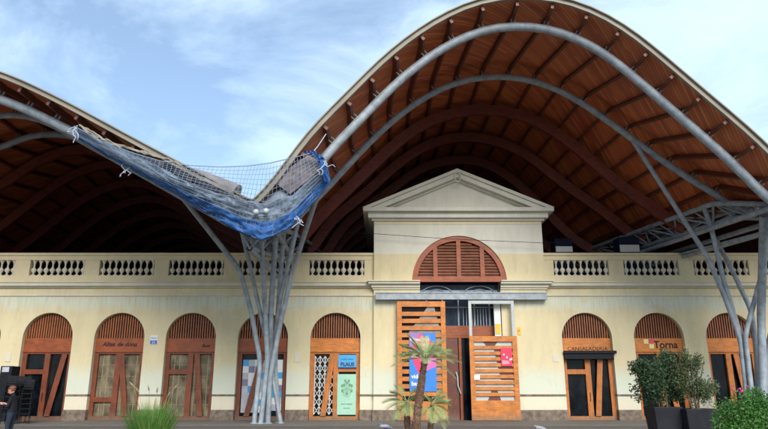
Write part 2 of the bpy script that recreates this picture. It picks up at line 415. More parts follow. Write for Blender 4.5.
# lunette window
lun = MB(); lr = 2.66
o1 = arcpts(CM, lr, 7.45, 30); o2 = arcpts(CM, lr-.3, 7.75, 30)
o2 = [(CM-(lr-.3)*math.cos(t), 7.45+(lr-.3)*math.sin(t)) for t in [math.asin(.3/(lr-.3))+(PI-2*math.asin(.3/(lr-.3)))*i/30 for i in range(31)]]
for i in range(30): lun.prism([o1[i], o1[i+1], o2[i+1], o2[i]], FY-.18, FY+.05)
lun.prism([o1[0], o2[0], o2[-1], o1[-1]], FY-.18, FY+.05)
for f in (-.5, 0, .5):
    x = CM+f*lr; zt = 7.45+math.sqrt((lr-.2)**2-(f*lr)**2); lun.box(x-.12, x+.12, FY-.16, FY+.05, 7.75, zt)
lw = lun.build('lunette_window', 'lunette_red', B)
m = MB(); z = 7.78
while z < 9.95:
    hw = math.sqrt(max(.01, (lr-.25)**2-(z+.08-7.45)**2)); m.bar((CM-hw, FY-.02, z), (CM+hw, FY-.02, z), .20, .03, up=(0, -.85, .55)); z += .17
m.build('louvre', 'shutter', lw)
m = MB(); m.prism(arcpts(CM, lr-.1, 7.5, 30), FY+.1, FY+.14); m.build('backing', 'dark', lw)
# doorway interior
ent = MB(); Yd = FY+.45
for x0, x1 in ((OX0, OX0+.2), (OX1-.45, OX1), (4.15, 4.3)): ent.box(x0, x1, Yd-.08, Yd, 0, 4.4)
ent.box(OX0, OX1, Yd-.1, Yd, 4.38, 4.5); ent.box(OX0, OX1, Yd-.12, Yd-.02, 4.5, 5.05)
entd = ent.build('entrance_door', 'header_red', B)
m = MB(); m.box(OX0+.2, 3.45, Yd-.04, Yd+.03, 0, 4.38); m.box(3.45, 4.1, Yd-.07, Yd+.03, 0, 4.38); m.build('door_leaf', 'dark_red_wood', entd)
m = MB(); m.box(4.3, 6.05, Yd-.03, Yd, 0, 4.38); m.build('glass', 'glass_dark', entd)
m = MB(); m.box(OX0, OX1, Yd, Yd+.03, 5.05, 7.4); m.build('transom_glass', 'glass_blue', entd)
m = MB()
for x in (2.4, 3.3, 4.2, 5.1, 5.95): m.box(x-.04, x+.04, Yd-.03, Yd, 5.05, 6.6)
for k in range(9): m.box(4.45+k*.16, 4.49+k*.16, Yd-.05, Yd-.02, 5.05, 6.0)
m.box(OX0, OX1, Yd-.04, Yd, 6.05, 6.12); m.box(OX0, OX1, Yd-.04, Yd, 6.5, 6.58)
m.build('transom_bars', 'steel', entd)
m = MB()
for k in range(2):
    xc = 3.0+k*2.4; m.tube([(xc-.9*math.cos(t*PI/10), Yd-.12, 6.78+.5*math.sin(t*PI/10)) for t in range(11)], .035, 6)
    m.tube([(xc-.45*math.cos(t*PI/10), Yd-.12, 6.8+.28*math.sin(t*PI/10)) for t in range(11)], .03, 6)
m.box(OX0+.05, OX1-.05, Yd-.1, Yd-.06, 6.8, 7.05); m.build('reflection_arcs', 'gutter', entd)  # grey arcs and bar model a reflection above the entrance door
m = MB(); m.tube([P(456, 372, FY+.3), P(457.5, 377, FY+.25), P(458, 386, FY+.25), P(461, 394, FY+.3)], .04, 6); m.build('handle', 'steel_light', entd)
m = MB(); m.box(CX0+.1, 8.98, cy-.42, cy-.12, 6.38, 6.78); m.box(CX0+.1, 8.98, cy-.46, cy-.42, 6.38, 6.44); m.box(CX0+.1, 8.98, cy-.46, cy-.42, 6.72, 6.78)
m.box(CX0+.1, 8.98, cy-.12, cy-.0, 6.7, 6.76)
m.build('door_rail_beam', 'steel', B, bevel=.01)
m = MB(); m.box(OX1-.4, OX1-.05, cy+.05, cy+.3, 4.3, 6.35); m.build('white_post', 'white', B)

# ---- arched doors
def shop_door(xc, style):
    red = xc < 2
    W = 'red_wood' if red else 'orange_wood'; H = 'header_red' if (red and style != 'E') else 'header_orange'
    if style == 'E': W = 'orange_wood'
    y = FY+.30
    fr = MB()
    fr.box(xc-RAD, xc-RAD+.24, y, y+.14, .08, 3.62); fr.box(xc+RAD-.24, xc+RAD, y, y+.14, .08, 3.62)
    fr.box(xc-RAD, xc+RAD, y+.003, y+.137, 3.5, 3.62); fr.box(xc-RAD, xc+RAD, y+.003, y+.137, 0, .22)
    gl = MB(); gl.box(xc-RAD, xc+RAD, y+.15, y+.18, .2, 3.6)
    glm = 'curtain' if style in 'BC' else 'glass_dark'
    if style in 'ACFG': # rail under a small upper light
        zr = 2.42; fr.box(xc-RAD+.2, xc, y+.006, y+.13, zr, zr+.26)
    if style == 'B': fr.box(xc-RAD+.2, xc-.1, y+.006, y+.13, .95, 1.2)
    if style == 'E': fr.box(xc+.1, xc+RAD-.2, y+.006, y+.13, 2.55, 2.8)
    post = {'A': .0, 'B': -.05, 'C': .0, 'D': .35, 'E': .05, 'F': .0, 'G': .05, 'H': -.15}[style]
    fr.box(xc+post-.15, xc+post+.15, y-.01, y+.14, .1, 3.6)
    d = fr.build('shop_door', W, B, bevel=.008)
    gl.build('glass', glm, d)
    pl = MB(); lean = {'A': (.95, .38), 'B': (.12, .62), 'C': (.35, .72), 'D': (.0, -.75), 'E': (-.15, -.62), 'F': (.72, .36), 'G': (.15, .75), 'H': (.25, .62)}[style]
    pl.quadbar((xc+lean[1], .22), (xc+lean[0], 3.5), .30, y-.07, y-.012); pl.build('leaning_plank', W, d, bevel=.008)
    if style == 'D':
        pass
    hb = MB(); hb.box(xc-RAD, xc+RAD, y-.04, y+.16, 3.64, 4.36); hb.box(xc-RAD, xc+RAD, y-.07, y-.04, 3.6, 3.66); hb.build('header_board', H, d, bevel=.01)
    fl = MB(); x = -RAD+.06
    while x < RAD-.03:
        h = math.sqrt(max(0, RAD*RAD-x*x))
        if h > .1: fl.box(xc+x-.032, xc+x+.032, y-.02, y+.1, 4.36, SPR+h-.01)
        x += .134
    fl.build('fanlight_slats', 'slat', d)
    bk = MB(); bk.prism(arcpts(xc, RAD-.005, SPR, 20), y+.16, y+.19); bk.build('fanlight_backing', 'dark', d)
    if style in 'BC':
        cu = MB()
        for q in (-.9, -.62, .25, .95): cu.box(xc+q-.02, xc+q+.02, y+.135, y+.148, .25, 3.45)
        for zz in (.8, 1.7, 2.3, 2.9): cu.box(xc-RAD+.25, xc+RAD-.25, y+.136, y+.147, zz, zz+.022)
        cu.build('window_bars', 'leaf_dry', d)
    if style in 'AFGH':
        hd = MB(); hd.tube([(xc+post, y-.03, 1.0), (xc+post, y-.08, 1.05), (xc+post, y-.08, 1.4), (xc+post, y-.03, 1.45)], .015, 6); hd.build('handle', 'black_metal', d)
    return d
styles = ['A', 'A', 'B', 'C', 'D', 'E', 'F', 'G', 'H', 'G']
D = [shop_door(a, s) for a, s in zip(AC, styles)]
yf = FY+.30
text('sign_lettering', 'Altes de dona', .34, (AC[2]-.05, yf-.045, 3.92), 'burgundy', D[2], shear=.3, bold=.008)
text('sign_lettering', 'llum', .26, (AC[3]+.8, yf-.045, 3.86), 'burgundy', D[3], shear=.3, bold=.005)
text('sign_lettering', 'CANSALADERIA', .27, (AC[6]+.05, yf-.045, 3.70), 'burgundy', D[6], sx=1.15)
text('sign_lettering', 'Torna', .56, (AC[7]+.42, yf-.045, 3.82), 'burgundy', D[7], bold=.012, sx=.95)
m = MB(); m.box(AC[7]-.78, AC[7]-.53, yf-.07, yf-.042, 4.05, 4.30); m.box(AC[7]-.50, AC[7]-.24, yf-.07, yf-.042, 3.80, 4.04); m.build('logo_square', 'lemon', D[7])
m = MB(); m.prism([(AC[7]-.48, 4.12), (AC[7]-.3, 4.06), (AC[7]-.2, 4.2), (AC[7]-.32, 4.32), (AC[7]-.45, 4.26)], yf-.06, yf-.043); m.build('logo_mark', 'poster_red', D[7])
# black roller box over right hand door
m = MB(); m.box(AC[6]-RAD+.02, AC[6]+RAD-.02, FY-.12, FY+.26, 3.2, 3.62); m.box(AC[6]-RAD-.02, AC[6]+RAD+.12, FY-.2, FY-.12, 3.5, 3.66); m.build('shutter_box', 'black_metal', D[6], bevel=.02)

# door dressing on arch 4 (checked panels)
yg = yf+.115
rnd = random.Random(3); cols = ['sky_blue', 'checker_grey', 'checker_mauve', 'white', 'checker_grey', 'sky_blue', 'white']
cd = thing('checked_poster', (AC[4]-.5, yg, .4), 'blue, grey and white checked sheets in the doorway behind the left steel columns', 'poster')
for (x0, x1, z0, z1) in ((AC[4]-1.1, AC[4]+.2, .4, 3.2), (AC[4]+.5, AC[4]+1.1, .5, 3.2)):
    nx = max(1, round((x1-x0)/.33)); nz = 8
    for i in range(nx):
        for j in range(nz):
            q = MB(); q.box(x0+(x1-x0)*i/nx, x0+(x1-x0)*(i+1)/nx, yg, yg+.01, z0+(z1-z0)*j/nz, z0+(z1-z0)*(j+1)/nz); q.build('coloured_patch', rnd.choice(cols), cd)
# folding lattice gate on arch 5
lg = MB(); x0, x1 = AC[5]-1.12, AC[5]-.02; z0, z1 = .3, 3.4
nx = 4; st = (x1-x0)/nx
for i in range(nx+1): lg.box(x0+i*st-.022, x0+i*st+.022, yf+.075, yf+.10, z0, z1)
for i in range(nx):
    for j in range(7):
        za = z0+j*(z1-z0)/7; zb2 = za+(z1-z0)/7
        for s in (0, 1):
            a = (x0+(i+s)*st, yf+.085, za); bb = (x0+(i+1-s)*st, yf+.085, zb2)
            lg.bar(a, bb, .03, .035, up=(0, 1, 0))
tag(lg.build('lattice_gate', 'white_metal', origin=(AC[5]-.57, yf+.08, 0)), 'white folding diamond lattice gate in the doorway with the green poster', 'gate')
# right half: blue sign and green poster
bs = thing('shop_sign', (AC[5]+.64, yf-.05, 2.75), 'blue rectangular sign with dark lettering above the pale green poster', 'sign')
bx0, bx1 = AC[5]+.17, AC[5]+1.16
m = MB(); m.box(bx0, bx1, yf-.05, yf-.015, 2.72, 3.46); m.build('panel', 'sky_blue', bs)
m = MB(); m.box(bx0, bx1, yf-.056, yf-.0505, 2.72, 2.80); m.build('stripe', 'navy', bs)
text('lettering', 'BLAUS', .26, ((bx0+bx1)/2, yf-.056, 2.86), 'navy', bs, bold=.012)
text('lettering', 'parades i botigues', .09, ((bx0+bx1)/2, yf-.056, 3.2), 'navy', bs)
gp = thing('green_poster', (AC[5]+.64, yf-.05, .3), 'tall mint green poster with a leafy drawing beneath the blue sign', 'poster')
m = MB(); m.box(bx0-.03, bx1, yf-.05, yf-.015, .3, 2.42); m.build('sheet', 'mint', gp)
m = MB(); c = (bx0+bx1)/2
m.tube([(c+.2*math.cos(t*PI/8), yf-.052, 1.45+.22*math.sin(t*PI/8)) for t in range(17)], .012, 5)
for k in range(9):
    a = PI*(.12+.76*k/8); q = .55+.12*(k % 2); m.tube([(c, yf-.053, 1.3), (c+q*.35*math.cos(a), yf-.053, 1.3+q*.8*math.sin(a)), (c+q*.55*math.cos(a), yf-.053, 1.3+q*1.3*math.sin(a))], .01, 4)
    e0 = Vector((c+q*.5*math.cos(a), yf-.056, 1.3+q*1.2*math.sin(a))); m.ball(e0, (.06, .004, .09), 8, 5)
m.build('leaf_drawing', 'leafprint', gp)
text('lettering', 'PLATS I MENJAR', .085, (c, yf-.056, .82), 'ink', gp); text('lettering', 'del mercat', .08, (c, yf-.056, .62), 'ink', gp)

# small plaques
def plaque(name, u, v, w, h, mat, lab, cat, txt=None, tm='white', Y=FY):
    p = P(u, v, Y-.03); r = thing(name, p, lab, cat); m = MB(); m.box(p.x-w/2, p.x+w/2, Y-.03, Y-.003, p.z-h/2, p.z+h/2); m.build('plate', mat, r)
    if txt: text('lettering', txt, h*.55, (p.x, Y-.037, p.z-h*.22), tm, r)
    return r
r_ = plaque('street_number_plate', 154, 340, .42, .5, 'white', 'white and blue enamel number plate on the pier between the second and third lettered doorways', 'sign', None)
p = P(154, 340, FY); m = MB(); m.box(p.x-.19, p.x+.19, FY-.036, FY-.031, p.z-.23, p.z-.02); m.build('blue_field', 'sign_blue', r_)
text('lettering', '33', .2, (p.x, FY-.04, p.z-.2), 'white', r_); text('lettering', 'MERCAT', .09, (p.x, FY-.036, p.z+.07), 'sign_blue', r_)
plaque('wall_plaque', 297.5, 357, .32, .55, 'moulding', 'faint beige plaque on the pier right of the left steel columns', 'plaque')
plaque('stone_plaque', 556, 358, .32, .42, 'moulding', 'faint pinkish plaque on the pier left of the doorway with the black shutter box', 'plaque')
plaque('beige_plaque', 8, 357, .3, .5, 'moulding', 'faint beige plaque on the pier above the dark stacked chairs', 'plaque')
plaque('yellow_notice', 519, 331, .2, .42, 'yellow', 'yellow notice on the wall just right of the grey metal frame', 'sign', 'P', 'poster_red', cy)
m = MB(); a = P(499.5, 324, cy+.02); b = P(503.5, 334, cy+.02)
tag(m.box(OX1-.37, OX1-.08, cy+.02, cy+.045, 4.55, 5.1).build('yellow_sticker', 'yellow', origin=(OX1-.2, cy+.03, 4.8)), 'yellow sticker with red mark on the white post inside the grey frame', 'sign')

# ------------------------------------------------------------------ timber screens at the entrance
ys = FY-.72
def screen(name, x0, x1, z0, z1, nsl, lab, foot):
    t = thing(name, ((x0+x1)/2, ys, 0), lab, 'door')
    m = MB(); m.box(x0, x0+.26, ys, ys+.14, z0, z1); m.box(x1-.26, x1, ys, ys+.14, z0, z1); m.box(x0+.26, x1-.26, ys+.004, ys+.136, z1-.3, z1); m.box(x0+.26, x1-.26, ys+.004, ys+.136, z0, foot)
    m.build('frame', 'screen_wood', t, bevel=.008)
    n = nsl; gap = (z1-.3-foot)/n
    for i in range(1, n):
        zc = foot+gap*i
        q = MB(); q.box(x0+.26, x1-.26, ys+.03, ys+.10, zc-gap*.3, zc+gap*.3); q.build('slat', 'screen_wood', t, bevel=.006)
    return t
ls = screen('slatted_screen', .71, 3.35, .04, 6.28, 13, 'tall slatted timber sliding screen left of the entrance, behind the palm', 1.0)
m = MB(); m.prism([(2.4, 6.0), (2.75, 6.0), (3.1, 4.6), (1.35, 4.6)], ys+.115, ys+.13); m.prism([(1.35, 4.6), (3.1, 4.6), (3.12, 1.0), (2.6, 1.0)], ys+.115, ys+.13); m.build('pale_cutout_board', 'grey_sheet', ls)
m = MB(); m.box(.97, 3.1, ys+.131, ys+.139, 1.0, 5.98); m.build('backing', 'dark', ls)  # dark sheet stands in for shadow in the gaps between slats
rs = screen('slatted_screen', 4.6, 7.18, .04, 4.4, 10, 'lower slatted timber sliding screen right of the entrance with a red notice', 1.05)
m = MB(); m.box(4.86, 6.92, ys+.12, ys+.13, 1.05, 4.1); m.build('pale_backing_board', 'steel_light', rs)
m = MB(); m.prism([(5.35, 4.1), (6.15, 4.1), (5.95, 3.85), (5.55, 3.85)], ys+.105, ys+.118); m.prism([(5.5, 1.05), (6.2, 1.05), (5.95, 1.75), (5.8, 1.75)], ys+.105, ys+.118)
m.prism([(5.9, 3.85), (6.92, 3.85), (6.92, 2.1), (6.25, 2.1)], ys+.105, ys+.1185); m.build('dark_cutout', 'dark_red_wood', rs)
m = MB(); m.box(4.62, 4.78, ys+.02, ys+.12, 4.4, 6.32); m.box(6.95, 7.12, ys+.02, ys+.12, 4.4, 6.32); m.box(4.78, 6.95, ys+.021, ys+.119, 6.14, 6.32); m.build('metal_frame', 'steel_light', rs, bevel=.01)
# notice on the right screen
p0 = P(500.5, 348, ys); p1 = P(512, 366, ys)
rn = thing('red_notice', ((p0.x+p1.x)/2, ys-.03, p1.z), 'bright red notice with small white marks hung on the right slatted screen', 'sign')
m = MB(); m.box(p0.x, p1.x+.02, ys-.035, ys-.005, p1.z, p0.z); m.build('sheet', 'red_banner', rn)
m = MB()
for dx, dz in ((.12, .6), (.28, .45), (.45, .33), (.5, .36)): m.box(p0.x+dx, p0.x+dx+.07, ys-.042, ys-.036, p1.z+dz-.05, p1.z+dz+.05)
m.build('mark', 'white', rn)
m = MB(); m.prism([(p0.x+.05, p1.z+.08), (p1.x-.1, p1.z+.12), (p1.x-.2, p1.z+.28), (p0.x+.06, p1.z+.3)], ys-.041, ys-.036); m.build('pink_stroke', 'pink_paint', rn)
p = P(477, 377.5, ys); m = MB(); m.box(p.x-.15, p.x+.15, ys-.02, ys-.005, p.z-.12, p.z+.14); tag(m.build('sticker', 'white', origin=(p.x, ys, p.z)), 'small white and blue sticker low on the right slatted screen', 'sticker')
# poster on the left screen
a = P(409, 333, ys); b = P(435.5, 391.5, ys); x0, x1, z1, z0 = a.x, P(435.5, 333, ys).x, a.z, b.z
po = thing('event_poster', ((x0+x1)/2, ys-.03, z0), 'tall purple, red and blue poster with white lettering on the left slatted screen', 'poster')
wd = x1-x0; hh = z1-z0
def pp(fx, fz): return (x0+fx*wd, z0+fz*hh)
MB().prism([pp(0,0), pp(1,0), pp(1,1), pp(0,1)], ys-.03, ys-.004).build('sheet', 'poster_blue', po)
MB().prism([pp(0,.66), pp(.3,.72), pp(.42,1), pp(0,1)], ys-.036, ys-.031).build('purple_shape', 'poster_purple', po)
MB().prism([pp(.05,.7), pp(1,.73), pp(.95,.82), pp(.42,1)], ys-.04, ys-.037).build('red_shape', 'poster_red', po)
MB().prism([pp(0,.66), pp(.35,.66), pp(.5,.45), pp(.35,.28)], ys-.04, ys-.037).build('red_shape', 'poster_red', po)
MB().prism([pp(.35,.68), pp(1,.68), pp(1,.42), pp(.6,.34)], ys-.036, ys-.0315).build('pink_shape', 'poster_pink', po)
text('lettering', 'Nosaltres', .26, (x0+.06, ys-.044, z0+.86*hh), 'white', po, align='LEFT', bold=.006, ext=.003); text('lettering', 'mercats', .26, (x0+.45, ys-.044, z0+.77*hh), 'white', po, align='LEFT', bold=.006, ext=.003)
text('lettering', 'Som', .28, (x0+.12, ys-.044, z0+.58*hh), 'white', po, align='LEFT', bold=.01, ext=.003)
text('lettering', 'vida i', .3, (x0+.1, ys-.044, z0+.22*hh), 'white', po, align='LEFT', bold=.01, ext=.003); text('lettering', 'barri', .3, (x0+.1, ys-.044, z0+.1*hh), 'white', po, align='LEFT', bold=.01, ext=.003)

# ------------------------------------------------------------------ the undulating roof
def iw(pts, Y): return [(P(u, v, Y).x, P(u, v, Y).z) for u, v in pts]
def coshalf(xa, za, xv, zv, n=7, skip=0):
    """points from a valley up to (not including) an apex, along a raised-cosine"""
    o = []
    for i in range(n):
        t = i/n; o.append((xv+(xa-xv)*t, zv+(za-zv)*(.5-.5*math.cos(PI*t))*.35+(za-zv)*math.sin(PI/2*t)*.65*1.0)) 
    return o
def spline(pts, n):
    pts = [Vector((x, z)) for x, z in pts]
    out = []
    ext = [2*pts[0]-pts[1]]+pts+[2*pts[-1]-pts[-2]]
    for i in range(1, len(ext)-2):
        for k in range(12):
            t = k/12; p0, p1, p2, p3 = ext[i-1:i+3]
            out.append(.5*((2*p1)+(-p0+p2)*t+(2*p0-5*p1+4*p2-p3)*t*t+(-p0+3*p1-3*p2+p3)*t**3))
    out.append(pts[-1])
    L = [0]
    for i in range(1, len(out)): L.append(L[-1]+(out[i]-out[i-1]).length)
    res = []; j = 0
    for k in range(n+1):
        d = L[-1]*k/n
        while j < len(L)-2 and L[j+1] < d: j += 1
        t = (d-L[j])/max(1e-6, L[j+1]-L[j]); res.append(out[j].lerp(out[j+1], min(1, t)))
    return res
NV = 44
T1R = [(300,192),(318,165),(337,143),(361,119),(391,88),(422,62),(452,43),(483,30),(513,26),(544,28),(574,37),(605,54),(635,78),(666,105),(696,131),(727,158),(757,188),(787,214)]
T2R = [(300,214),(318,198),(337,177),(361,151),(391,122),(422,99),(452,84),(483,77),(513,77),(544,84),(574,98),(605,119),(635,141),(666,163),(696,183),(727,201)]
A3R = [(318,219),(361,177),(397,143),(428,122),(465,111),(501,111),(538,122),(574,146),(617,183),(647,204),(672,222)]
A4R = [(330,223),(367,192),(397,165),(428,145),(465,137),(501,143),(531,158),(562,183),(605,213),(635,238)]
A5R = [(345,225),(370,205),(397,186),(422,168),(455,160),(483,163),(513,180),(544,210),(580,244)]
T1L = [(0,99),(30,111),(51,121),(73,132),(120,158),(170,185),(224,214)]
T2L = [(0,115),(18,114),(33,117),(50,123),(80,140),(120,162),(170,190),(224,220)]
T3L = [(0,149),(18,139),(39,134),(61,134),(80,138),(110,149),(140,164),(180,188),(230,220)]
A4L = [(0,187),(33,164),(59,153),(82,149),(108,153),(140,168),(180,192),(230,222)]
A5L = [(0,228),(33,202),(65,179),(98,166),(124,164),(150,174),(190,200),(235,225)]
VL = {26: (-5.05, 7.75), 31: (-5.25, 8.7), 35: (-4.9, 9.3), 39.3: (-4.6, 9.7), 43.6: (-4.4, 10.0)}
VR = {26: (18.9, 8.6), 31: (18.0, 9.6), 35: (17.3, 9.9), 39.3: (16.8, 10.2), 43.6: (15.9, 10.4)}
def section(Y, L, Rr, key=None, sh=(0, 0)):
    k = key or Y; l = iw(L, k); r = iw(Rr, k)
    vl, vr = VL[k], VR[k]
    # far-left valley mirrored about the left apex
    ap = max(l, key=lambda q: q[1])
    if l[0][0] >= ap[0]-.01: ap = (ap[0]-3.4, ap[1]+.9) if k == 26 else (ap[0]-1.2, ap[1]+.1)
    xv = ap[0]-12.8
    left_side = []
    lowest = min(p[0] for p in l)
    for q in coshalf(ap[0], ap[1], xv, 9.0, 9)+[ap]:
        if q[0] < lowest-.9: left_side.append(q)
    Lp = spline(left_side+l+[vl], NV); Rp = spline([vl]+r+[vr], NV)
    LL = spline([(xv-25, 9.2)]+[(xv-25+25*i/8, 9+7.5*math.sin(PI*i/8)**.8) for i in range(1, 8)]+[(left_side[0] if left_side else (xv, 9.0))], NV//2)
    RR = spline([vr]+[(vr[0]+24*i/8, vr[1]+6.5*math.sin(PI*i/8)**.8) for i in range(1, 8)]+[(vr[0]+24, 9.5)], NV//2)
    pts = LL[:-1]+Lp[:-1]+Rp[:-1]+RR
    pts = [Vector((p.x+sh[0], p.y+sh[1])) for p in pts]
    # soften valleys
    for _ in range(2): pts = [pts[0]]+[(pts[i-1]+pts[i]*2+pts[i+1])/4 for i in range(1, len(pts)-1)]+[pts[-1]]
    return pts
NLL = NV//2
SEC = [(26, section(26, T1L, T1R)), (31, section(31, T2L, T2R)), (35, section(35, T3L, A3R)), (39.3, section(39.3, A4L, A4R)), (43.6, section(43.6, A5L, A5R))]
for i, Y in enumerate((48, 52.4, 56.8, 61.2, 65.6, 70, 73)):
    SEC.append((Y, section(Y, A5L, A5R, 43.6, (-.35*(i+1), 0))))
def norms(pts):
    o = []
    for i in range(len(pts)):
        t = pts[min(i+1, len(pts)-1)]-pts[max(i-1, 0)]; t.normalize(); o.append(Vector((-t.y, t.x)))
    return o
def off(pts, d): return [p+n*d for p, n in zip(pts, norms(pts))]
RF = thing('undulating_roof', (4, 31, 9), 'great wavy timber roof with grey steel arches rising over the market facade', 'roof')
DK = .66
rows = [(24.9, SEC[0][1])]+SEC
lo = [(Y, off(p, DK)) for Y, p in rows]; hi = [(Y, off(p, DK+.16)) for Y, p in rows]
# finer rows in depth so boards and joists follow smoothly
n = len(lo[0][1])
def sheet(rows):
    m = MB(); vs = []; 
    for Y, pts in rows: vs += [(p.x, Y, p.y) for p in pts]
    fs = [(r*n+i, r*n+i+1, (r+1)*n+i+1, (r+1)*n+i) for r in range(len(rows)-1) for i in range(n-1)]
    m.add(vs, fs); return m
m = sheet(lo); 
for pzn in (m,): pzn.build('board_ceiling', 'deck_boards', RF, smooth=True)
sheet(hi).build('roof_covering', 'roof_top', RF, smooth=True)
# fascia along the front edge
fr = [(Vector((p.x, 24.82, p.y)), Vector((0, 1, 0)), Vector((q.x, 0, q.y))) for p, q in zip(off(SEC[0][1], DK+.06), norms(SEC[0][1]))]
MB().sweep(fr, .14, .2).build('fascia', 'fascia', RF, smooth=True)
fr = [(Vector((p.x, 24.76, p.y)), Vector((0, 1, 0)), Vector((q.x, 0, q.y))) for p, q in zip(off(SEC[0][1], DK+.18), norms(SEC[0][1]))]
MB().sweep(fr, .24, .05).build('edge_flashing', 'fascia', RF, smooth=True)
# joists
cs = [(Y, off(p, DK-.14)) for Y, p in rows]; nr = [norms(p) for Y, p in rows]
for i in list(range(NLL+1, NLL+2*NV, 2)):
    fr = []
    for r, (Y, p) in enumerate(cs):
        q = nr[r][i]; fr.append((Vector((p[i].x, Y, p[i].y)), Vector((q.y, 0, -q.x)), Vector((q.x, 0, q.y))))
    f0 = fr[0]; fr[0] = (Vector((f0[0].x, 24.92, f0[0].z)), f0[1], f0[2])
    m = MB(); m.sweep(fr, .13, .27); m.build('joist', 'joist', RF)
# steel arches
def arch_range(a, b): return range(a, b)
def steel_arch(sec, r, i0, i1):
    Y, p = sec; m = MB(); m.tube([(p[i].x, Y, p[i].y) for i in range(i0, i1)], r, 12)
    nn = norms(p)
    for i in range(i0+1, i1-1):
        if (i-NLL-1) % 2 == 0:
            a = p[i]+nn[i]*(r*.8); b = p[i]+nn[i]*(DK-.28)
            for s in (-.09, .09):
                t = Vector((nn[i].y, -nn[i].x))*s
                m.bar((a.x+t.x, Y, a.y+t.y), (b.x+t.x, Y, b.y+t.y), .025, .12, up=(0, 1, 0))
    m.build('steel_arch', 'steel', RF, smooth=True)
steel_arch(SEC[0], .20, NLL-4, n-1); steel_arch(SEC[1], .17, NLL-4, n-1); steel_arch(SEC[2], .19, NLL-4, NLL+NV+1)
def timber_arch(sec, i0, i1):
    Y, p = sec; q = norms(p)
    fr = [(Vector((p[i].x, Y, p[i].y)), Vector((0, 1, 0)), Vector((q[i].x, 0, q[i].y))) for i in range(i0, i1)]
    MB().sweep(fr, .26, .62).build('timber_arch', 'roof_timber', RF, smooth=True)
timber_arch(SEC[2], NLL+NV+1, NLL+2*NV)
for s in SEC[3:-1]: timber_arch(s, NLL, NLL+NV); timber_arch(s, NLL+NV, NLL+2*NV)
# unseen end wall added to keep light out of the hall
Yb, pb = SEC[-1]; MB().prism([(p.x, p.y) for p in off(pb, DK+.12)]+[(pb[-1].x, 7), (pb[0].x, 7)], Yb-.2, Yb).build('light_block_gable', 'interior', RF)
# lattice beams in the valleys
def lattice(vi, top, hw, depth, y0, dx=0):
    pts = []
    for Y, p in [(y0, SEC[0][1])]+SEC:
        v = p[vi]; pts.append(Vector((v.x+dx, Y, v.y)))
    def at(Y):
        for a, b in zip(pts, pts[1:]):
            if a.y <= Y <= b.y+1e-6: return a.lerp(b, (Y-a.y)/(b.y-a.y))
        return pts[-1]
    m = MB(); ys_ = [y0+i*1.5 for i in range(int((60-y0)/1.5))]
    A = [at(y)+Vector((-hw, 0, top)) for y in ys_]; C = [at(y)+Vector((hw, 0, top)) for y in ys_]; Bt = [at(y)+Vector((0, 0, top-depth)) for y in ys_]
    m.tube(A, .13, 10); m.tube(C, .13, 10); m.tube(Bt, .13, 10)
    for i in range(len(ys_)-1):
        for S in (A, C):
            if i % 2 == 0: m.tube([S[i], Bt[i+1]], .06, 6)
            else: m.tube([Bt[i], S[i+1]], .06, 6)
        m.tube([A[i], C[i]], .05, 6); m.tube([A[i], Bt[i]], .045, 6)
    return m.build('lattice_beam', 'steel', RF, smooth=True), at
_, atR = lattice(NLL+2*NV-1, .4, 1.0, .72, 25.2, 0)
_, atL = lattice(NLL+NV-1, .35, .75, 1.25, 25.2)

# ------------------------------------------------------------------ column trees
def bend(pts, k=5):
    """round the kinks"""
    pts = [Vector(p) for p in pts]; out = [pts[0]]
    for i in range(1, len(pts)-1):
        a, b, c = pts[i-1], pts[i], pts[i+1]; d = min(.5, (b-a).length*.4, (c-b).length*.4)
        p = b+(a-b).normalized()*d; q = b+(c-b).normalized()*d
        for j in range(k+1):
            t = j/k; out.append(p.lerp(b, t).lerp(b.lerp(q, t), t))
    out.append(pts[-1]); return out
def ctree(loc, lab, cols_):
    t = thing('branching_column', loc, lab, 'column', 'clusters of bent steel tubes carrying the roof')
    for pts, r in cols_:
        pp_ = [P(u, v, Y) for u, v, Y in pts]
        if pp_[-1].z < .4: pp_[-1].z = -.02
        MB().tube(bend(pp_), r*.88, 14).build('bent_tube', 'steel', t, smooth=True)
        b = pp_[-1]; MB().lathe([(r*1.5, 0), (r*1.5, .04), (r*1.15, .05)], (b.x, b.y, .02), 16).build('base_plate', 'steel', t)
    return t
LC = [([(172,184,26.1),(180,194,26.8),(240,270,30.2),(251,311,31.6),(260.5,362,32.3),(254,424,32.4)], .135),
      ([(241,227,27.5),(254,284,30.8),(265,335,32.2),(281,424,32.7)], .115),
      ([(261,236,28.5),(265,306,31.4),(267.5,362,32.2),(260.5,424,32.3)], .135),
      ([(276,233,30),(271,306,31.6),(270,370,32.8),(267,424,32.9)], .155),
      ([(284,228,32),(278,310,32.4),(275,365,33.1),(279,424,33.1)], .135),
      ([(300,212,31.0),(298,222,30.6),(280,300,31.6),(273,350,32.9),(266,424,33.2)], .13),
      ([(321,168,26.1),(319,190,27.0),(292,272,30.6),(279,330,31.9),(270,378,32.2),(268,424,32.35)], .135)]
ctree((-5.4, 32.6, 0), 'cluster of bent grey steel tubes fanning up to the netted roof valley, left of centre', LC)
RC = [([(633,141,31),(671,200,31.4),(708,258,31.9),(726,300,32.2),(741,342,32.5),(749,420,32.6)], .135),
      ([(703,205,31.8),(711,227,31.9),(724,282,32.1),(745,350,32.7),(748,420,32.9)], .135),
      ([(716,240,34),(733,272,33.2),(752,312,32.9),(757,360,33.0),(757,420,33.2)], .135),
      ([(764,215,28.5),(763,250,30),(761,317,32.0),(764,420,32.2)], .22),
      ([(774,222,30.5),(759,285,31.9),(745,335,32.3),(755,420,32.3)], .135),
      ([(789,214,26.2),(788,250,28.5),(778,300,31.2),(768,350,32.3),(766,420,32.4)], .17)]
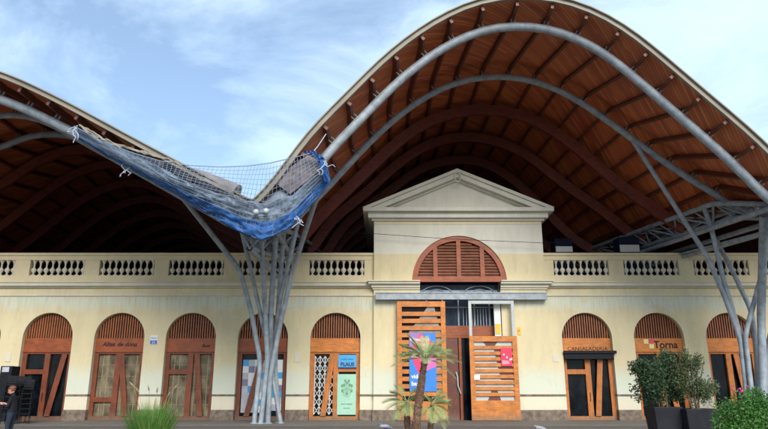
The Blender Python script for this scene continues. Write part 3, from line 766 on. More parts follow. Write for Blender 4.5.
ctree((19.2, 32.6, 0), 'cluster of bent grey steel tubes beside the right planter, one reaching far up to the inner arch', RC)

# ------------------------------------------------------------------ netted roof valley
YN = 24.6
top = [(74,126),(100,140),(130,152),(160,161),(190,165.5),(220,167),(248,166),(270,163),(292,158),(313,152.5)]
bot = [(78,139),(105,155),(130,169),(155,183),(180,197),(205,212),(232,227),(262,241),(292,225),(331,182)]
def interp(pts, t):
    f = t*(len(pts)-1); i = min(int(f), len(pts)-2); k = f-i
    return (pts[i][0]+(pts[i+1][0]-pts[i][0])*k, pts[i][1]+(pts[i+1][1]-pts[i][1])*k)
def netpt(t, s):
    a = interp(top, t); b = interp(bot, t)
    bul = .14+.5*math.sin(PI*s)*math.sin(PI*t)+.3*mn.noise(Vector((t*7, s*2.5, 1.5)))*math.sin(PI*min(1, max(0, s)))
    t2 = t+.012*mn.noise(Vector((t*9, s*4, 7))); t = min(1, max(0, t2)); a = interp(top, t); b = interp(bot, t)
    return P(a[0]+(b[0]-a[0])*s, a[1]+(b[1]-a[1])*s, YN-bul+ .5*s)
from mathutils import noise as mn
net = MB(); NU = 60
cord = .0095
for i in range(NU+1):
    t = i/NU; net.tube([netpt(t, s/8) for s in range(9)], cord, 4, False)
for j in range(15):
    s = j/14; net.tube([netpt(i/NU, s) for i in range(NU+1)], cord if j else .022, 4, False)
tag(net.build('safety_net', 'net_cord', origin=P(220, 180, YN)), 'pale square-meshed safety net slung across the roof valley', 'net')
# clear dusty sheet behind lower part, crumpled
def crumpled(name, f, nu, nv, mat, lab, cat, th=.02, smooth=True):
    m = MB(); vs = [f(i/nu, j/nv) for j in range(nv+1) for i in range(nu+1)]
    fs = [(j*(nu+1)+i, j*(nu+1)+i+1, (j+1)*(nu+1)+i+1, (j+1)*(nu+1)+i) for j in range(nv) for i in range(nu)]
    m.add(vs, fs); o = m.build(name, mat, origin=vs[0], smooth=smooth)
    s = o.modifiers.new('thick', 'SOLIDIFY'); s.thickness = th; return tag(o, lab, cat)
rj = random.Random(5)
from mathutils import noise as mn
def tarp(t, s):
    u0 = .08+.44*max(0, min(1, (t-.25)/.22)); u = u0+(1-u0)*s
    p = netpt(t, u); d = mn.noise(Vector((t*14, s*5, 3)))*.22+mn.noise(Vector((t*45, s*9, 5)))*.12
    return p+Vector((0, .18+d, mn.noise(Vector((t*20, s*3, 8)))*.06))
def bluef(t, s):
    u = .80+.05*mn.noise(Vector((t*11, 0, 9)))+.22*s
    p = netpt(t, min(u, 1.03)); return p+Vector((0, -.04+mn.noise(Vector((t*25, s*3, 1)))*.12+mn.noise(Vector((t*70, s*6, 4)))*.08, mn.noise(Vector((t*30, s*2, 2)))*.05))
crumpled('blue_tarpaulin', bluef, 160, 10, 'blue_tarp', 'bright blue tarpaulin strip wrapped along the lower edge of the netted roof valley', 'tarpaulin')
def m2():
    m, nt, b = nodes('clear_sheet', .5); b.inputs['Base Color'].default_value = (.42, .47, .55, 1)
    n = noise(nt, coords(nt, (1, 1, 2)), 2.4, 6, .7)
    nt.links.new(ramp(nt, n, [(.3, (.10, .16, .25)), (.7, (.42, .48, .56))]), b.inputs['Base Color'])
    nt.links.new(ramp(nt, n, [(.3, (.98,)*3), (.7, (.68,)*3)]), b.inputs['Alpha']); bump(nt, b, n, .6, .1); MATS['clear_sheet'] = m
m2()
crumpled('plastic_sheet', tarp, 160, 16, 'clear_sheet', 'crumpled translucent grey plastic sheeting bundled inside the netted roof valley', 'sheeting')
def torn(t, s):
    a = interp([(79,124),(96,134),(112,142),(132,148),(150,153),(168,158),(182,164)], t)
    return P(a[0], a[1]+2.6*s*(1+.5*mn.noise(Vector((t*20, 1, 1)))), YN-.15)+Vector((0, .1*mn.noise(Vector((t*15, s, 2))), .07*mn.noise(Vector((t*22, s*2, 5)))))
crumpled('torn_flashing', torn, 60, 3, 'fascia', 'pale torn strip of roof flashing along the left slope above the net', 'flashing', .05)
# right-hand wrapped edge
def edge(t, s):
    a = [(311,151),(322,155),(327,165),(331,182)]; q = interp(a, t)
    return P(q[0]-7*s, q[1]+1.5*s, YN-.1)+Vector((0, mn.noise(Vector((t*9, s*4, 6)))*.2, mn.noise(Vector((t*12, s*5, 9)))*.16))
crumpled('blue_wrap', edge, 20, 6, 'blue_tarp', 'crumpled blue wrap tied round the right end of the safety net', 'tarpaulin')
# gutter trough of the valley and cut roof ends
gt = MB(); gl_ = [(92,138),(130,157),(165,176),(200,193),(232,208),(256,217),(275,206),(292,190),(310,172),(320,160)]
gt.tube([P(u, v+3, 25.6) for u, v in gl_], [.18,.3,.42,.55,.68,.72,.62,.5,.4,.3], 12)
tag(gt.build('valley_gutter', 'gutter', origin=P(256, 215, 25.5), smooth=True), 'blue grey sheet metal gutter trough running along the netted roof valley', 'gutter')
cr = MB(); cr.tube([P(176, 170, 25.2), P(200, 177, 25.1), P(237, 193, 24.9)], [.2, .3, .36], 14)
cr.bar(P(205, 180, 24.8), P(232, 193, 24.7), .25, .12)
tag(cr.build('roof_edge_roll', 'grey_sheet', origin=P(205, 180, 25), smooth=True), 'broken rounded roof edge ending inside the net on the left slope', 'roof edging')
bx = MB(); q = [P(273,181,24.9), P(286,170,24.9), P(308,155,24.9), P(318,160,24.9), P(318,172,24.9), P(303,184,24.9), P(290,194,24.9)]
q2 = [p+Vector((.3, 1.3, .25)) for p in q]; nq = len(q)
bx.add(q+q2, [tuple(range(nq)), tuple(range(2*nq-1, nq-1, -1))]+[(i, (i+1) % nq, (i+1) % nq+nq, i+nq) for i in range(nq)])
tag(bx.build('cut_roof_end', 'cut_end', origin=q[0]), 'cut end of the right roof slope wrapped in plastic under the net', 'roof edging')
lf = thing('light_fitting', P(261, 212, 24.6), 'pair of round pale fittings low in the netted roof valley', 'fitting')
for u, v in ((256, 212), (266, 211)): MB().ball(P(u, v, 24.6), .12, 12, 8).build('globe', 'steel_light', lf, smooth=True)
MB().tube([P(252, 216, 24.75), P(270, 215, 24.75)], .04, 8).build('bracket', 'steel', lf)
def knot(u, v, Y, lab, L=.6):
    m = MB(); c = P(u, v, Y); r0 = random.Random(int(u))
    for k in range(5):
        pts = [c]; 
        for j in range(5): pts.append(pts[-1]+Vector((r0.uniform(-.12, .12), r0.uniform(-.05, .05), -L/5*r0.uniform(.3, 1.4) if k % 2 else r0.uniform(-.12, .12))))
        m.tube(bend(pts, 3), .017, 6)
    tag(m.build('rope_knot', 'rope', origin=c, smooth=True), lab, 'rope', 'ropes tying the net')
knot(75, 128, 24.4, 'knotted pale rope hanging at the far left end of the safety net', .7)
knot(127, 170, 24.9, 'knotted rope under the middle of the left netted slope', .3)
knot(325, 163, 24.3, 'knotted pale rope on the blue wrap at the right end of the net', .8)
knot(299, 218, 24.7, 'knotted rope under the right arm of the netted valley', .35)
MB_ = MB(); MB_.tube([P(313,152,24.5), P(318,146,24.7), P(326,134,24.9)], .02, 5)
tag(MB_.build('guy_rope', 'rope', origin=P(318,146,24.7)), 'short rope from the net corner up to the right roof edge', 'rope')
cb = MB(); cb.tube([P(300,227,35), P(345,233,35.05), P(372,233.5,35.2), P(450,239,35.3), P(545,243,35.2), P(640,238,35)], .014, 5)
tag(cb.build('overhead_cable', 'black_metal', origin=P(450,239,35.3)), 'thin dark cable strung across the centre block above the lunette window', 'cable')

# roof terrace units
def unit(u0, u1, v0, v1, Y, lab):
    a = P(u0, v0, Y); b = P(u1, v1, Y); r = thing('ventilation_unit', ((a.x+b.x)/2, Y, 7.8), lab, 'ventilation unit', 'units on the roof terrace')
    MB().box(a.x, b.x, Y, Y+1.0, 7.8, a.z+.5).build('casing', 'interior', r, bevel=.02); MB().box(a.x+.03, b.x-.03, Y-.05, Y-.002, b.z, a.z).build('pale_panel', 'white', r)
unit(555, 573, 246.5, 252, 38, 'small grey ventilation unit with bright white panel just right of the pediment block')
unit(619, 640, 245, 252, 38.5, 'wider grey ventilation unit behind the balustrade near the right lattice beam')

# ------------------------------------------------------------------ plants
def leaves(m, c, rad, count, size, rng, shell=.55, asp=.45, clumps=9, up=.2):
    cl = []
    for k in range(clumps):
        d = Vector((rng.gauss(0, 1), rng.gauss(0, 1), rng.gauss(0, 1))).normalized()*rng.uniform(.2, .72)
        cl.append((Vector((d.x*rad[0], d.y*rad[1], d.z*rad[2])), rng.uniform(.35, .6)))
    for _ in range(count):
        cc, cr = rng.choice(cl); d = Vector((rng.gauss(0, 1), rng.gauss(0, 1), rng.gauss(0, 1))).normalized()*(rng.random()**.4)*cr
        p = Vector(c)+cc+Vector((d.x*rad[0], d.y*rad[1], d.z*rad[2]))
        ax = Vector((rng.gauss(0, 1), rng.gauss(0, 1), rng.gauss(up, .8))).normalized(); sd = ax.orthogonal().normalized()
        sd = (Matrix.Rotation(rng.uniform(0, 2*PI), 3, ax) @ sd); s = size*rng.uniform(.6, 1.3); q = p+ax*s
        mid = p+ax*s*.5; nn_ = ax.cross(sd)*s*.08
        m.add([p, mid+sd*s*asp/2+nn_, q, mid-sd*s*asp/2+nn_], [(0, 1, 2, 3)])
# two big square planters with shrubs
def planter(u0, u1, vt, Y, lab):
    a = P(u0, vt, Y); b = P(u1, vt, Y); zt = a.z; x0, x1 = a.x, b.x; w = x1-x0
    t = thing('planter', ((x0+x1)/2, Y+w/2, 0), lab, 'planter', 'dark planters in front of the facade')
    m = MB(); ti = .1
    def ring(x0, x1, y0, y1, z): return [(x0,y0,z),(x1,y0,z),(x1,y1,z),(x0,y1,z)]
    vs = ring(x0+ti, x1-ti, Y+ti, Y+w-ti, 0)+ring(x0, x1, Y, Y+w, zt)+ring(x0+.07, x1-.07, Y+.07, Y+w-.07, zt)+ring(x0+.07, x1-.07, Y+.07, Y+w-.07, zt-.12)
    fs = [(3,2,1,0)]
    for L in range(3):
        for k in range(4): fs.append((4*L+k, 4*L+(k+1) % 4, 4*L+4+(k+1) % 4, 4*L+4+k))
    m.add(vs, fs); m.build('pot', 'planter', t, bevel=.02)
    s = MB(); s.box(x0+.06, x1-.06, Y+.06, Y+w-.06, zt-.2, zt-.1); s.build('soil', 'soil', t)
    return (x0+x1)/2, Y+w/2, zt
px, py, pz = planter(654, 683, 407, 21, 'dark grey square planter, left one of the pair, holding the darker dense shrub')
qx, qy, qz = planter(686, 722, 409, 20.6, 'dark grey square planter, right one of the pair, holding the airy upright shrub')
rg = random.Random(11)
def shrub(x, y, z, H, clouds, mat, lab, stems, size, cnt):
    t = thing('shrub', (x, y, z-.1), lab, 'shrub', 'shrubs in the planters')
    m = MB()
    for k in range(stems):
        dx = rg.uniform(-.4, .4); m.tube([(x+dx*.3, y+rg.uniform(-.2,.2), z-.1), (x+dx*.8, y, z+H*.4), (x+dx*1.5, y+rg.uniform(-.2,.2), z+H*.85)], .03, 6, r1=.008)
    m.build('stem', 'bark', t)
    f = MB()
    for (ox, oz, rx, rz, n_) in clouds: leaves(f, (x+ox, y, z+oz), (rx, rx*.9, rz), int(n_*cnt), size, rg, clumps=12)
    f.build('foliage', mat, t)
shrub(px, py, pz, 1.7, [(-.3, .7, .75, .85, 1), (-.55, 1.2, .45, .4, .3), (.25, 1.35, .42, .55, .5), (.4, .6, .45, .6, .4)], 'leaf_dark', 'dense dark green shrub filling the left planter', 6, .10, 4000)
shrub(qx, qy, qz, 1.8, [(-.4, .9, .32, .9, .8), (.15, .7, .5, .8, .9), (-.15, 1.45, .25, .45, .3), (.15, 1.35, .28, .5, .35), (.5, .6, .35, .4, .4)], 'leaf_olive', 'airy upright grey green shrub in the right planter', 8, .085, 1900)
# bright bush bottom right
c = P(748, 418, 14); t = thing('round_bush', (c.x, c.y, 0), 'bright green rounded bush in the bottom right corner', 'bush')
f = MB()
leaves(f, (c.x, c.y, .85), (.62, .6, .72), 15000, .055, rg, clumps=26, asp=.6); leaves(f, (c.x-.5, c.y, .45), (.4, .4, .5), 5000, .055, rg, clumps=12, asp=.6); leaves(f, (c.x+.5, c.y, .6), (.45, .4, .75), 6000, .055, rg, clumps=14, asp=.6)
f.build('foliage', 'leaf_bush', t); m = MB()
for k in range(7): m.tube([(c.x, c.y, 0), (c.x+rg.uniform(-.4, .4), c.y+rg.uniform(-.3, .3), 1.0)], .02, 5, r1=.006)
m.build('stem', 'bark', t)
# grass clump bottom left
c = P(150, 429, 15); t = thing('grass_clump', (c.x, 15, 0), 'bright green clump of fountain grass at the bottom left', 'grass clump'); f = MB(); fd = MB(); f2 = MB(); fdry = MB()
def blade(m, base, az, L, lean, w):
    pts = []
    for i in range(6):
        s = i/5; r = L*lean*s*s; pts.append(base+Vector((math.cos(az)*r, math.sin(az)*r, L*(s-.25*lean*s*s))))
    sd = Vector((-math.sin(az), math.cos(az), 0)); sd = (sd*.6+Vector((1, 0, 0))*.4).normalized()
    vs = []
    for i, p in enumerate(pts): ww = w*(1-(i/5)**2*.95); vs += [p-sd*ww/2, p+sd*ww/2]
    m.add(vs, [(2*i, 2*i+1, 2*i+3, 2*i+2) for i in range(5)])
for k in range(2600):
    az = rg.uniform(0, 2*PI); r = .3*math.sqrt(rg.random()); blade(fdry if rg.random() < .12 else (f2 if rg.random() < .4 else f), Vector((c.x+r*math.cos(az), 15+r*math.sin(az), .0)), az+rg.gauss(0, .4), rg.uniform(.65, 1.48)*(1-.25*rg.random()*(r/.3)), rg.uniform(.02, .42)+.15*(rg.random() < .1), .018)
f.build('blades', 'leaf_grass', t); f2.build('blades', 'leaf_bush', t); fdry.build('dry_blades', 'leaf_dry', t)
for (dx, dz, tx, tz) in ((-.25, 1.0, -.55, 1.72), (.2, 1.0, .55, 1.66), (-.05, 1.1, -.12, 1.64), (.05, 1.1, .1, 1.6), (-.2, 1.0, -.4, 1.6), (.3, .9, .4, 1.5)):
    a = Vector((c.x+dx*.3, 15, .3)); b = Vector((c.x+tx*.8, 15, tz-.12)); d = Vector((c.x+tx, 14.95, tz)); fd.tube([a, a.lerp(b, .6)+Vector((0, 0, .08)), b], .004, 4); fd.tube([b, b.lerp(d, .5), d], [.012, .022, .004], 6)
fd.build('seed_head', 'leaf_dry', t)
for dx, hh_ in ((-.9, .78), (.95, .72), (.6, .6)):
    t2 = thing('weed_tuft', (c.x+dx, 15.1, 0), {-.9: 'low yellowish tuft of grass left of the fountain grass clump', .95: 'low tuft of variegated weeds right of the fountain grass clump', .6: 'small dark tuft tucked against the right of the fountain grass clump'}[dx], 'weeds'); f = MB()
    for k in range(500): az = rg.uniform(0, 2*PI); r = .2*math.sqrt(rg.random()); blade(f, Vector((c.x+dx+r*math.cos(az), 15.1+r*math.sin(az), 0)), az, hh_*rg.uniform(.5, 1), rg.uniform(.2, 1), .014)
    f.build('blades', 'leaf_bush' if dx == .6 else 'leaf_grass', t2)
# palms
def frond(m, base, az, el, L, droop, w=.24, n=24):
    d = Vector((math.cos(az)*math.cos(el), math.sin(az)*math.cos(el), math.sin(el))); pts = []
    for i in range(9):
        s = i/8; pts.append(base+d*L*s+Vector((0, 0, -droop*s*s*L)))
    m.tube(pts, .014, 5, r1=.004)
    for i in range(n):
        s = .18+.8*i/n; f_ = s*8; k = min(int(f_), 7); p = pts[k].lerp(pts[k+1], f_-k); tt = (pts[k+1]-pts[k]).normalized()
        sdv = tt.cross(Vector((0, 0, 1))).normalized(); ll = w*(1.7 if True else 1)*(math.sin(PI*min(1, s*.9+.1))**.6)
        for sg in (-1, 1):
            q = p+(sdv*sg*.62+tt*.8+Vector((0, 0, .22))).normalized()*ll*rg.uniform(.85, 1.1); wv = tt*.008
            mid = p.lerp(q, .45)+Vector((0, 0, .015)); m.add([p-wv*.8, p+wv*.8, mid+wv*1.3, q, mid-wv*1.3], [(0, 1, 2, 3, 4)])
def palm(path, r0, r1, loc, lab, fr, trunk=True):
    t = thing('palm_tree', loc, lab, 'palm'); m = MB(); path = bend([Vector(p) for p in path])
    m.tube(path, r0*.85, 14, r1=r1*.85)
    L = len(path); tot = sum((path[i+1]-path[i]).length for i in range(L-1)); nrow = int(tot/.075)
    for i in range(nrow):
        s = i/nrow*(L-1); k = min(int(s), L-2); p = path[k].lerp(path[k+1], s-k); tt = (path[k+1]-path[k]).normalized(); r = r0+(r1-r0)*i/nrow
        for j in range(9):
            a = 2*PI*(j+.5*(i % 2))/9+rg.uniform(-.1, .1); o = tt.orthogonal().normalized(); o = Matrix.Rotation(a, 3, tt) @ o; sd = tt.cross(o)
            b0 = p+o*r*.8; e_ = r*.28; w_ = r*.3
            m.add([b0-sd*w_, b0+sd*w_, b0+sd*w_*.5+tt*.09+o*e_, b0-sd*w_*.5+tt*.09+o*e_, b0+tt*.11], [(0, 1, 2, 3), (3, 2, 4), (0, 3, 4), (1, 4, 2)])
    m.build('trunk', 'palm_trunk', t)
    for (az, el, L_, dr) in [(a, e, l*1.12, q*.9) for a, e, l, q in fr]:
        f = MB(); frond(f, path[-1]+Vector((rg.uniform(-.04, .04), rg.uniform(-.04, .04), 0)), az, el, L_, dr); f.build('frond', 'leaf_palm', t)
    return t
tp = P(425, 358, 22); bs0 = P(415.5, 430, 22)
fr_ = [(PI*.85, .3, .9, .3), (.15, .5, .95, .3), (-.3, .15, .85, .4), (PI*1.12, .3, .85, .35), (PI*.5, 1.3, .7, .1), (PI*.7, .85, .85, .2), (PI*.3, .8, .85, .2), (PI*.95, 1.0, 1.05, .2), (PI*.9, .65, 1.0, .25), (.2, .8, 1.0, .2), (PI*.97, .75, .75, .35), (PI*1.0, .25, .95, .25), (PI*1.05, -.0, 1.05, .3), (.02, .35, 1.0, .35), (.1, .1, 1.15, .25), (-.15, -.35, .95, .35), (-.1, .8, .7, .4), (PI*.5, .9, .7, .5),
       (PI*1.3, .5, .7, .5), (PI*1.7, .5, .7, .5), (PI*.75, 1.0, .65, .3), (PI*.25, 1.0, .7, .35), (-PI/2, .7, .7, .6), (PI*1.15, .55, .85, .5), (PI*1.85, .6, .85, .5), (PI*.9, 1.1, .8, .25), (.3, 1.05, .6, .2), (PI*1.5, .2, .6, .6)]
palm([(bs0.x-.05, 22, 0), bs0, P(420, 392, 22), tp], .165, .12, (bs0.x, 22, 0), 'slim young palm with rough diamond-scaled trunk standing before the entrance poster', fr_)
t3 = P(404, 402, 22.6)
fr2 = [(az, el, L_, .4) for az, el, L_ in ((PI, .8, .7), (PI*.95, .3, .8), (PI*1.1, .0, .65), (PI*.8, 1.1, .75), (.3, 1.1, .6), (0, .5, .55), (-.4, .7, .5), (PI*1.4, .2, .6), (PI*1.5, -.3, .6), (PI*1.3, -.5, .6), (PI*1.7, -.4, .6), (PI*1.1, -.7, .6), (-.1, -.6, .5))]
palm([(t3.x+.12, 22.6, 0), (t3.x+.1, 22.6, .6), t3+Vector((.1, 0, 0))], .11, .09, (t3.x+.12, 22.6, 0), 'small palm offshoot with short fronds left of the slim palm trunk', fr2)
t4 = P(432, 405, 22.5)
fr3 = [(az, el, L_, .4) for az, el, L_ in ((0, .8, .6), (.2, .3, .65), (PI*.1, 1.1, .65), (PI*.9, 1.0, .5), (-.4, .5, .6), (-PI/2, .8, .5), (.0, -.1, .5), (-.1, -.6, .6), (PI*1.5, -.5, .6), (PI*1.7, -.3, .6), (PI*1.2, -.4, .5), (-.5, -.9, .6))]
palm([(t4.x-.1, 22.5, 0), (t4.x-.05, 22.5, .5), t4], .1, .08, (t4.x-.1, 22.5, 0), 'small palm offshoot with dry brownish fronds right of the slim palm trunk', fr3)

# ------------------------------------------------------------------ terrace clutter at far left
def chair_parts(loc, rz, lab):
    t = thing('bistro_chair', loc, lab, 'chair', 'black terrace chairs stacked by the pier'); t.rotation_euler = (0, 0, rz)
    L = Vector(loc)
    def W(m, nm):
        o = m.build(nm, 'black_metal', None, origin=(0, 0, 0)); o.parent = t; o.location = (0, 0, 0); return o
    m = MB(); m.box(-.21, .21, -.21, .21, .44, .465); W(m, 'seat')
    for sx in (-1, 1):
        for sy in (-1, 1):
            m = MB(); m.tube([(sx*.2, sy*.19, .44), (sx*.23, sy*.22, 0)], .014, 6); W(m, 'leg')
    m = MB(); 
    for sx in (-1, 1): m.tube([(sx*.2, .2, .45), (sx*.2, .27, .86)], .014, 6)
    for z in (.58, .68, .78, .86): m.box(-.2, .2, .21+.07*(z-.45)/.41, .235+.07*(z-.45)/.41, z-.04, z+.035)
    W(m, 'backrest'); return t
def dup(root, loc, lab):
    r = root.copy(); col.objects.link(r); r.location = loc; r['label'] = lab
    for ch in list(root.children):
        c_ = ch.copy(); col.objects.link(c_); c_.parent = r
    return r
spots = []
ordn = ['lowest', 'second lowest', 'third lowest', 'third highest', 'second highest', 'topmost']
proto = None
for si, (u, Y, where) in enumerate(((6, 31.5, 'stack behind the person'), (24.5, 32.2, 'stack against the dark doorway'), (16, 33.2, 'stack hugging the pier'), (12, 32.3, 'stack between the cabinet and the doorway'), (21, 33.6, 'rearmost stack beside the leaning plank'))):
    b = P(u, 415, Y)
    for k in range(6):
        loc = (b.x+.01*k, Y-.02*k, .02+k*.155*(1.5 if si == 1 else 1.7)); lab = 'black terrace chair, %s of the %s' % (ordn[k], where)
        if proto is None: proto = chair_parts(loc, R(20), lab)
        else: dup(proto, loc, lab)
# dark cabinet with a pale notice, far left
ca = P(1, 366, 34.5); cbn = P(12.5, 366, 34.5)
t = thing('tall_cabinet', ((ca.x+cbn.x)/2, 34.5, 0), 'tall black cabinet against the far left pier with a small pale notice on top', 'cabinet')
MB().box(ca.x, cbn.x, 34.5, 35.3, .02, ca.z).build('body', 'black_metal', t, bevel=.02)
na, nb = P(3, 367, 34.5), P(9, 372, 34.5); MB().box(na.x, nb.x, 34.46, 34.495, nb.z, na.z).build('notice', 'checker_grey', t)
# folded parasol pole and magenta flowers behind bush
m = MB(); pk = P(741, 388, 24); rr = random.Random(2)
fl_ = thing('flower_pot_plant', (pk.x, 24, 0), 'small magenta flowering plant at the foot of the right steel columns', 'plant')
st_ = MB()
for k in range(6):
    q = Vector((pk.x+rr.gauss(0, .08), 24+rr.gauss(0, .1), pk.z+rr.gauss(0, .1))); m.ball(q, .045, 6, 4); st_.tube([(pk.x, 24, .3), q], .006, 4)
m.build('blossom', 'magenta', fl_); st_.build('stem', 'leaf_dark', fl_); MB().lathe([(.14, 0), (.2, .35), (.18, .35)], (pk.x, 24, 0), 14).build('pot', 'planter', fl_)
# ------------------------------------------------------------------ pigeons
def bird(u, v, Y, mat, lab, flip=1, sc=1.0):
    p = P(u, v, Y); b = Vector((p.x, Y, 0)); t = thing('pigeon', b, lab, 'pigeon', 'pigeons on the paving')
    mb = MB()
    def q(x, y, z): return b+Vector((x*flip*sc, y*sc, z*sc))
    mb.tube([q(-.24, 0, .235), q(-.15, 0, .20), q(-.06, 0, .165), q(.04, 0, .135), q(.11, 0, .12), q(.15, 0, .11), q(.175, 0, .085), q(.195, 0, .06)], [.018*sc, .035*sc, .065*sc, .075*sc, .058*sc, .036*sc, .034*sc, .02*sc], 12)
    mb.build('body', mat, t, smooth=True)
    w_ = MB()
    for s in (-1, 1): w_.ball(q(-.05, s*.058, .165), (.14*sc, .018*sc, .045*sc), 10, 6)
    w_.build('wing', 'checker_grey' if mat == 'pigeon' else 'pale_bird', t, smooth=True)
    w_ = MB(); w_.tube([q(.2, 0, .055), q(.225, 0, .03)], .009*sc, 6, r1=.002); w_.build('beak', 'black_metal', t)
    w_ = MB()
    for s in (-1, 1): w_.tube([q(.0, s*.03, .09), q(.01, s*.03, .005)], .007*sc, 5)
    w_.build('leg', 'magenta', t)
bird(386, 425, 26.2, 'pigeon', 'dark grey pigeon pecking with tail raised, left of the palm', 1, 1.3)
bird(541, 427.5, 25.6, 'pale_bird', 'pale whitish pigeon at the bottom edge right of the entrance screens', 1, 1.1)

# ------------------------------------------------------------------ person
def person():
    Y = 20.0; p = P(13, 393, Y); b = Vector((p.x+.06, Y, 0))
    t = thing('person', b, 'person in black clothes standing at the left edge with head bowed', 'person')
    # faces -X (left). local x forward -> world -x
    def q(x, y, z): return Vector((-x, y, z))
    joints = {'pelvis': ((0, 0, .92), .15), 'waist': ((.0, 0, 1.06), .125), 'chest': ((.0, 0, 1.24), .15), 'neckb': ((.02, 0, 1.40), .075), 'neck': ((.05, 0, 1.455), .05), 'head0': ((.085, 0, 1.50), .065)}
    V = []; E = []; Rr = []; idx = {}
    def J(n_, c, r, par=None):
        idx[n_] = len(V); V.append(q(*c)); Rr.append(r)
        if par: E.append((idx[par], idx[n_]))
    J('pelvis', (0, 0, .90), .14); J('waist', (.0, 0, 1.04), .12, 'pelvis'); J('chest', (-.01, 0, 1.22), .14, 'waist'); J('nb', (.02, 0, 1.36), .08, 'chest'); J('neck', (.05, 0, 1.42), .052, 'nb'); J('skull', (.085, 0, 1.47), .06, 'neck')
    for s, n_ in ((-1, 'l'), (1, 'r')):
        J('sh'+n_, (.0, s*.17, 1.32), .062, 'chest'); J('el'+n_, (.03, s*.23, 1.05), .045, 'sh'+n_); J('wr'+n_, (.27, s*.09, 1.14), .03, 'el'+n_)
        J('hip'+n_, (0, s*.09, .84), .1, 'pelvis'); J('kn'+n_, (.03, s*.1, .47), .062, 'hip'+n_); J('an'+n_, (-.01+.05*s, s*.1, .09), .042, 'kn'+n_); J('toe'+n_, (.16+.05*s, s*.11, .045), .04, 'an'+n_)
    me = bpy.data.meshes.new('body'); me.from_pydata(V, E, []); o = bpy.data.objects.new('body', me); col.objects.link(o); o.parent = t
    sk = o.modifiers.new('skin', 'SKIN'); me.skin_vertices[0].data[0].use_root = True
    for i, r in enumerate(Rr): me.skin_vertices[0].data[i].radius = (r, r*(1.15 if i in (0, 1, 2) else 1))
    o.modifiers.new('sub', 'SUBSURF').levels = 2; o.modifiers['sub'].render_levels = 2
    m, nt, bb = nodes('clothes', .85, 0, .2)
    s_ = nt.nodes.new('ShaderNodeSeparateXYZ'); tc = nt.nodes.new('ShaderNodeTexCoord'); nt.links.new(tc.outputs['Object'], s_.inputs[0])
    nt.links.new(ramp(nt, s_.outputs[2], [(.9, (.022, .03, .045)), (.92, (.012, .012, .016))]), bb.inputs['Base Color'])
    me.materials.append(m)
    for pl in me.polygons: pl.use_smooth = True
    sk.use_smooth_shade = True
    # head with face
    hm = MB(); cx = q(.11, 0, 1.545)+b
    prof_ = [(-.115, .02), (-.105, .045), (-.08, .062), (-.04, .072), (0, .078), (.04, .078), (.08, .066), (.105, .04), (.118, .012)]
    vs = []; nn = 16
    for z, r in prof_:
        for k in range(nn):
            a = 2*PI*k/nn; x = math.cos(a)*r*1.22+(.018 if z < 0 else -.005); y = math.sin(a)*r*.95
            if math.cos(a) > .6 and -.06 < z < -.045: x += .004
            vs.append((x, y, z))
    fs = [(i*nn+k, i*nn+(k+1) % nn, (i+1)*nn+(k+1) % nn, (i+1)*nn+k) for i in range(len(prof_)-1) for k in range(nn)]+[tuple(range(nn-1, -1, -1)), tuple((len(prof_)-1)*nn+k for k in range(nn))]
    rot = Matrix.Rotation(R(28), 3, 'Y')
    def HW(v): v = rot @ Vector(v); return cx+Vector((-v.x, v.y, v.z))
    hm.add([HW(v) for v in vs], fs)
    hm.tube([HW((.09, 0, .02)), HW((.118, 0, -.025)), HW((.1, 0, -.035))], [.008, .016, .008], 8)
    for s in (-1, 1): hm.ball(HW((-.005, s*.078, -.005)), (.02, .01, .03), 8, 6)
    h = hm.build('head', 'skin', t, smooth=True)
    e_ = MB()
    for s in (-1, 1): e_.ball(HW((.09, s*.03, .005)), .009, 8, 6)
    e_.build('eye', 'black_metal', h); e_ = MB(); e_.ball(HW((.098, 0, -.06)), (.008, .022, .006), 8, 6); e_.build('mouth', 'red_banner', h)
    hr = MB(); vs = [];
    for z, r in [(-.06, .06), (-.02, .078), (.03, .087), (.075, .08), (.108, .055), (.128, .015)]:
        for k in range(nn):
            a = 2*PI*k/nn; f_ = 1.0; x = math.cos(a)*r*1.28-.018
            if math.cos(a) > .35 and z < .06: x = min(x, .03)
            vs.append(HW((x, math.sin(a)*r, z)))
    fs = [(i*nn+k, i*nn+(k+1) % nn, (i+1)*nn+(k+1) % nn, (i+1)*nn+k) for i in range(5) for k in range(nn)]+[tuple(range(nn-1, -1, -1)), tuple(5*nn+k for k in range(nn))]
    hr.add(vs, fs); hr.ball(HW((-.11, 0, .03)), .045, 10, 6); hr.build('hair', 'hair', t, smooth=True)
    # hands
    for s in (-1, 1):
        wv = q(.27, s*.09, 1.14)+b; pm = q(.345, s*.05, 1.165)+b; hd = MB(); hd.tube([wv+(wv-pm)*.9, wv, wv.lerp(pm, .5), pm], [.034, .027, .036, .03], 10)
        for k in range(4):
            o0 = pm+Vector((0, s*(.024-.016*k), .004*k)); L_ = (.05, .062, .066, .055)[k]
            hd.tube([o0, o0+Vector((-L_*.55, -s*.006, .014)), o0+Vector((-L_*.85, -s*.018, .004)), o0+Vector((-L_*.8, -s*.03, -.014))], [.0095, .009, .008, .006], 7)
        o0 = wv.lerp(pm, .45)+Vector((0, -s*.025, .012)); hd.tube([o0, o0+Vector((-.03, -s*.02, .022)), o0+Vector((-.062, -s*.022, .02))], [.013, .011, .008], 7)
        hd.build('hand', 'skin', t, smooth=True)
    ph = MB(); c0 = q(.39, 0, 1.185)+b; ph.box(c0.x-.07, c0.x+.07, c0.y-.04, c0.y+.04, c0.z-.005, c0.z+.006)
    tag(ph.build('phone', 'white', origin=c0, bevel=.003), 'small pale phone held in the hands of the standing person', 'phone')
person()

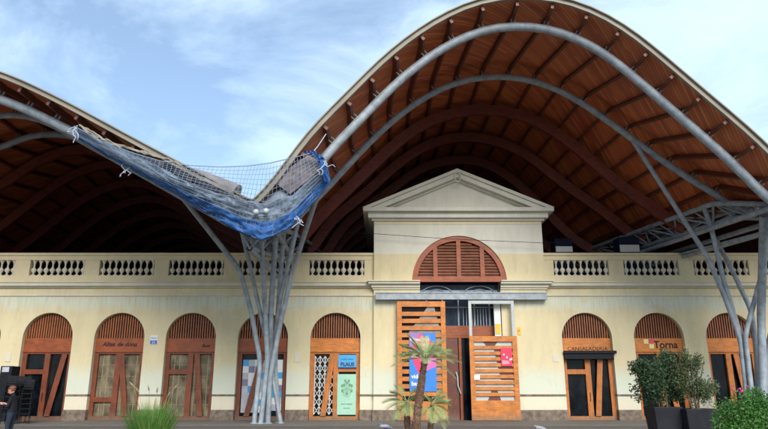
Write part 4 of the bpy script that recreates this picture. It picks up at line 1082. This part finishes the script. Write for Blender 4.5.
# ------------------------------------------------------------------ world, sun, camera
w = bpy.data.worlds.new('World'); scene.world = w; w.use_nodes = True
nt = w.node_tree; bg = nt.nodes['Background']
SE, SA = 33, 168   # elevation, compass bearing of the sun measured from +Y clockwise
sky = nt.nodes.new('ShaderNodeTexSky'); sky.sky_type = 'NISHITA'; sky.sun_disc = False
sky.sun_elevation = R(SE); sky.sun_rotation = R(SA); sky.air_density = 1.2; sky.dust_density = .8; sky.ozone_density = 3.0
tc = nt.nodes.new('ShaderNodeTexCoord'); mp = nt.nodes.new('ShaderNodeMapping'); mp.inputs['Scale'].default_value = (1, 1, 2.2); mp.inputs['Rotation'].default_value = (R(12), R(-18), R(30))
nt.links.new(tc.outputs['Generated'], mp.inputs['Vector'])
n1 = nt.nodes.new('ShaderNodeTexNoise'); n1.inputs['Scale'].default_value = 3.2; n1.inputs['Detail'].default_value = 9; n1.inputs['Roughness'].default_value = .62; n1.inputs['Distortion'].default_value = .5
nt.links.new(mp.outputs[0], n1.inputs['Vector'])
sx = nt.nodes.new('ShaderNodeSeparateXYZ'); nt.links.new(tc.outputs['Generated'], sx.inputs[0])
ad = nt.nodes.new('ShaderNodeMath'); ad.operation = 'MULTIPLY_ADD'; nt.links.new(sx.outputs[0], ad.inputs[0]); ad.inputs[1].default_value = .22; nt.links.new(n1.outputs['Fac'], ad.inputs[2])
cf = ramp(nt, ad.outputs[0], [(.36, (.16,)*3), (.46, (.34,)*3), (.54, (.55,)*3), (.64, (.72,)*3), (.78, (.86,)*3)])
cloud = nt.nodes.new('ShaderNodeRGB'); cloud.outputs[0].default_value = (4.9, 6.2, 7.5, 1)
mx = mixc(nt, cf, sky.outputs[0], cloud.outputs[0])
nt.links.new(mx, bg.inputs['Color']); bg.inputs['Strength'].default_value = .1
sl = bpy.data.lights.new('sun', 'SUN'); sl.energy = 2.0; sl.angle = R(32); sl.color = (1, .95, .87)
so = bpy.data.objects.new('sun', sl); col.objects.link(so)
d = Vector((math.sin(R(SA))*math.cos(R(SE)), math.cos(R(SA))*math.cos(R(SE)), math.sin(R(SE))))
so.rotation_euler = (-d).to_track_quat('-Z', 'Y').to_euler(); so.location = (20, -20, 40)
cam = bpy.data.cameras.new('camera'); cam.sensor_width = 36; cam.lens = 36*F/768; cam.clip_end = 3000
co = bpy.data.objects.new('camera', cam); col.objects.link(co); co.location = (0, 0, EYE); co.rotation_euler = (PI/2+PITCH, 0, 0); scene.camera = co
vs_ = scene.view_settings; vs_.view_transform = 'Standard'; vs_.look = 'None'; vs_.gamma = 1; vs_.exposure = 1.0; vs_.use_curve_mapping = False
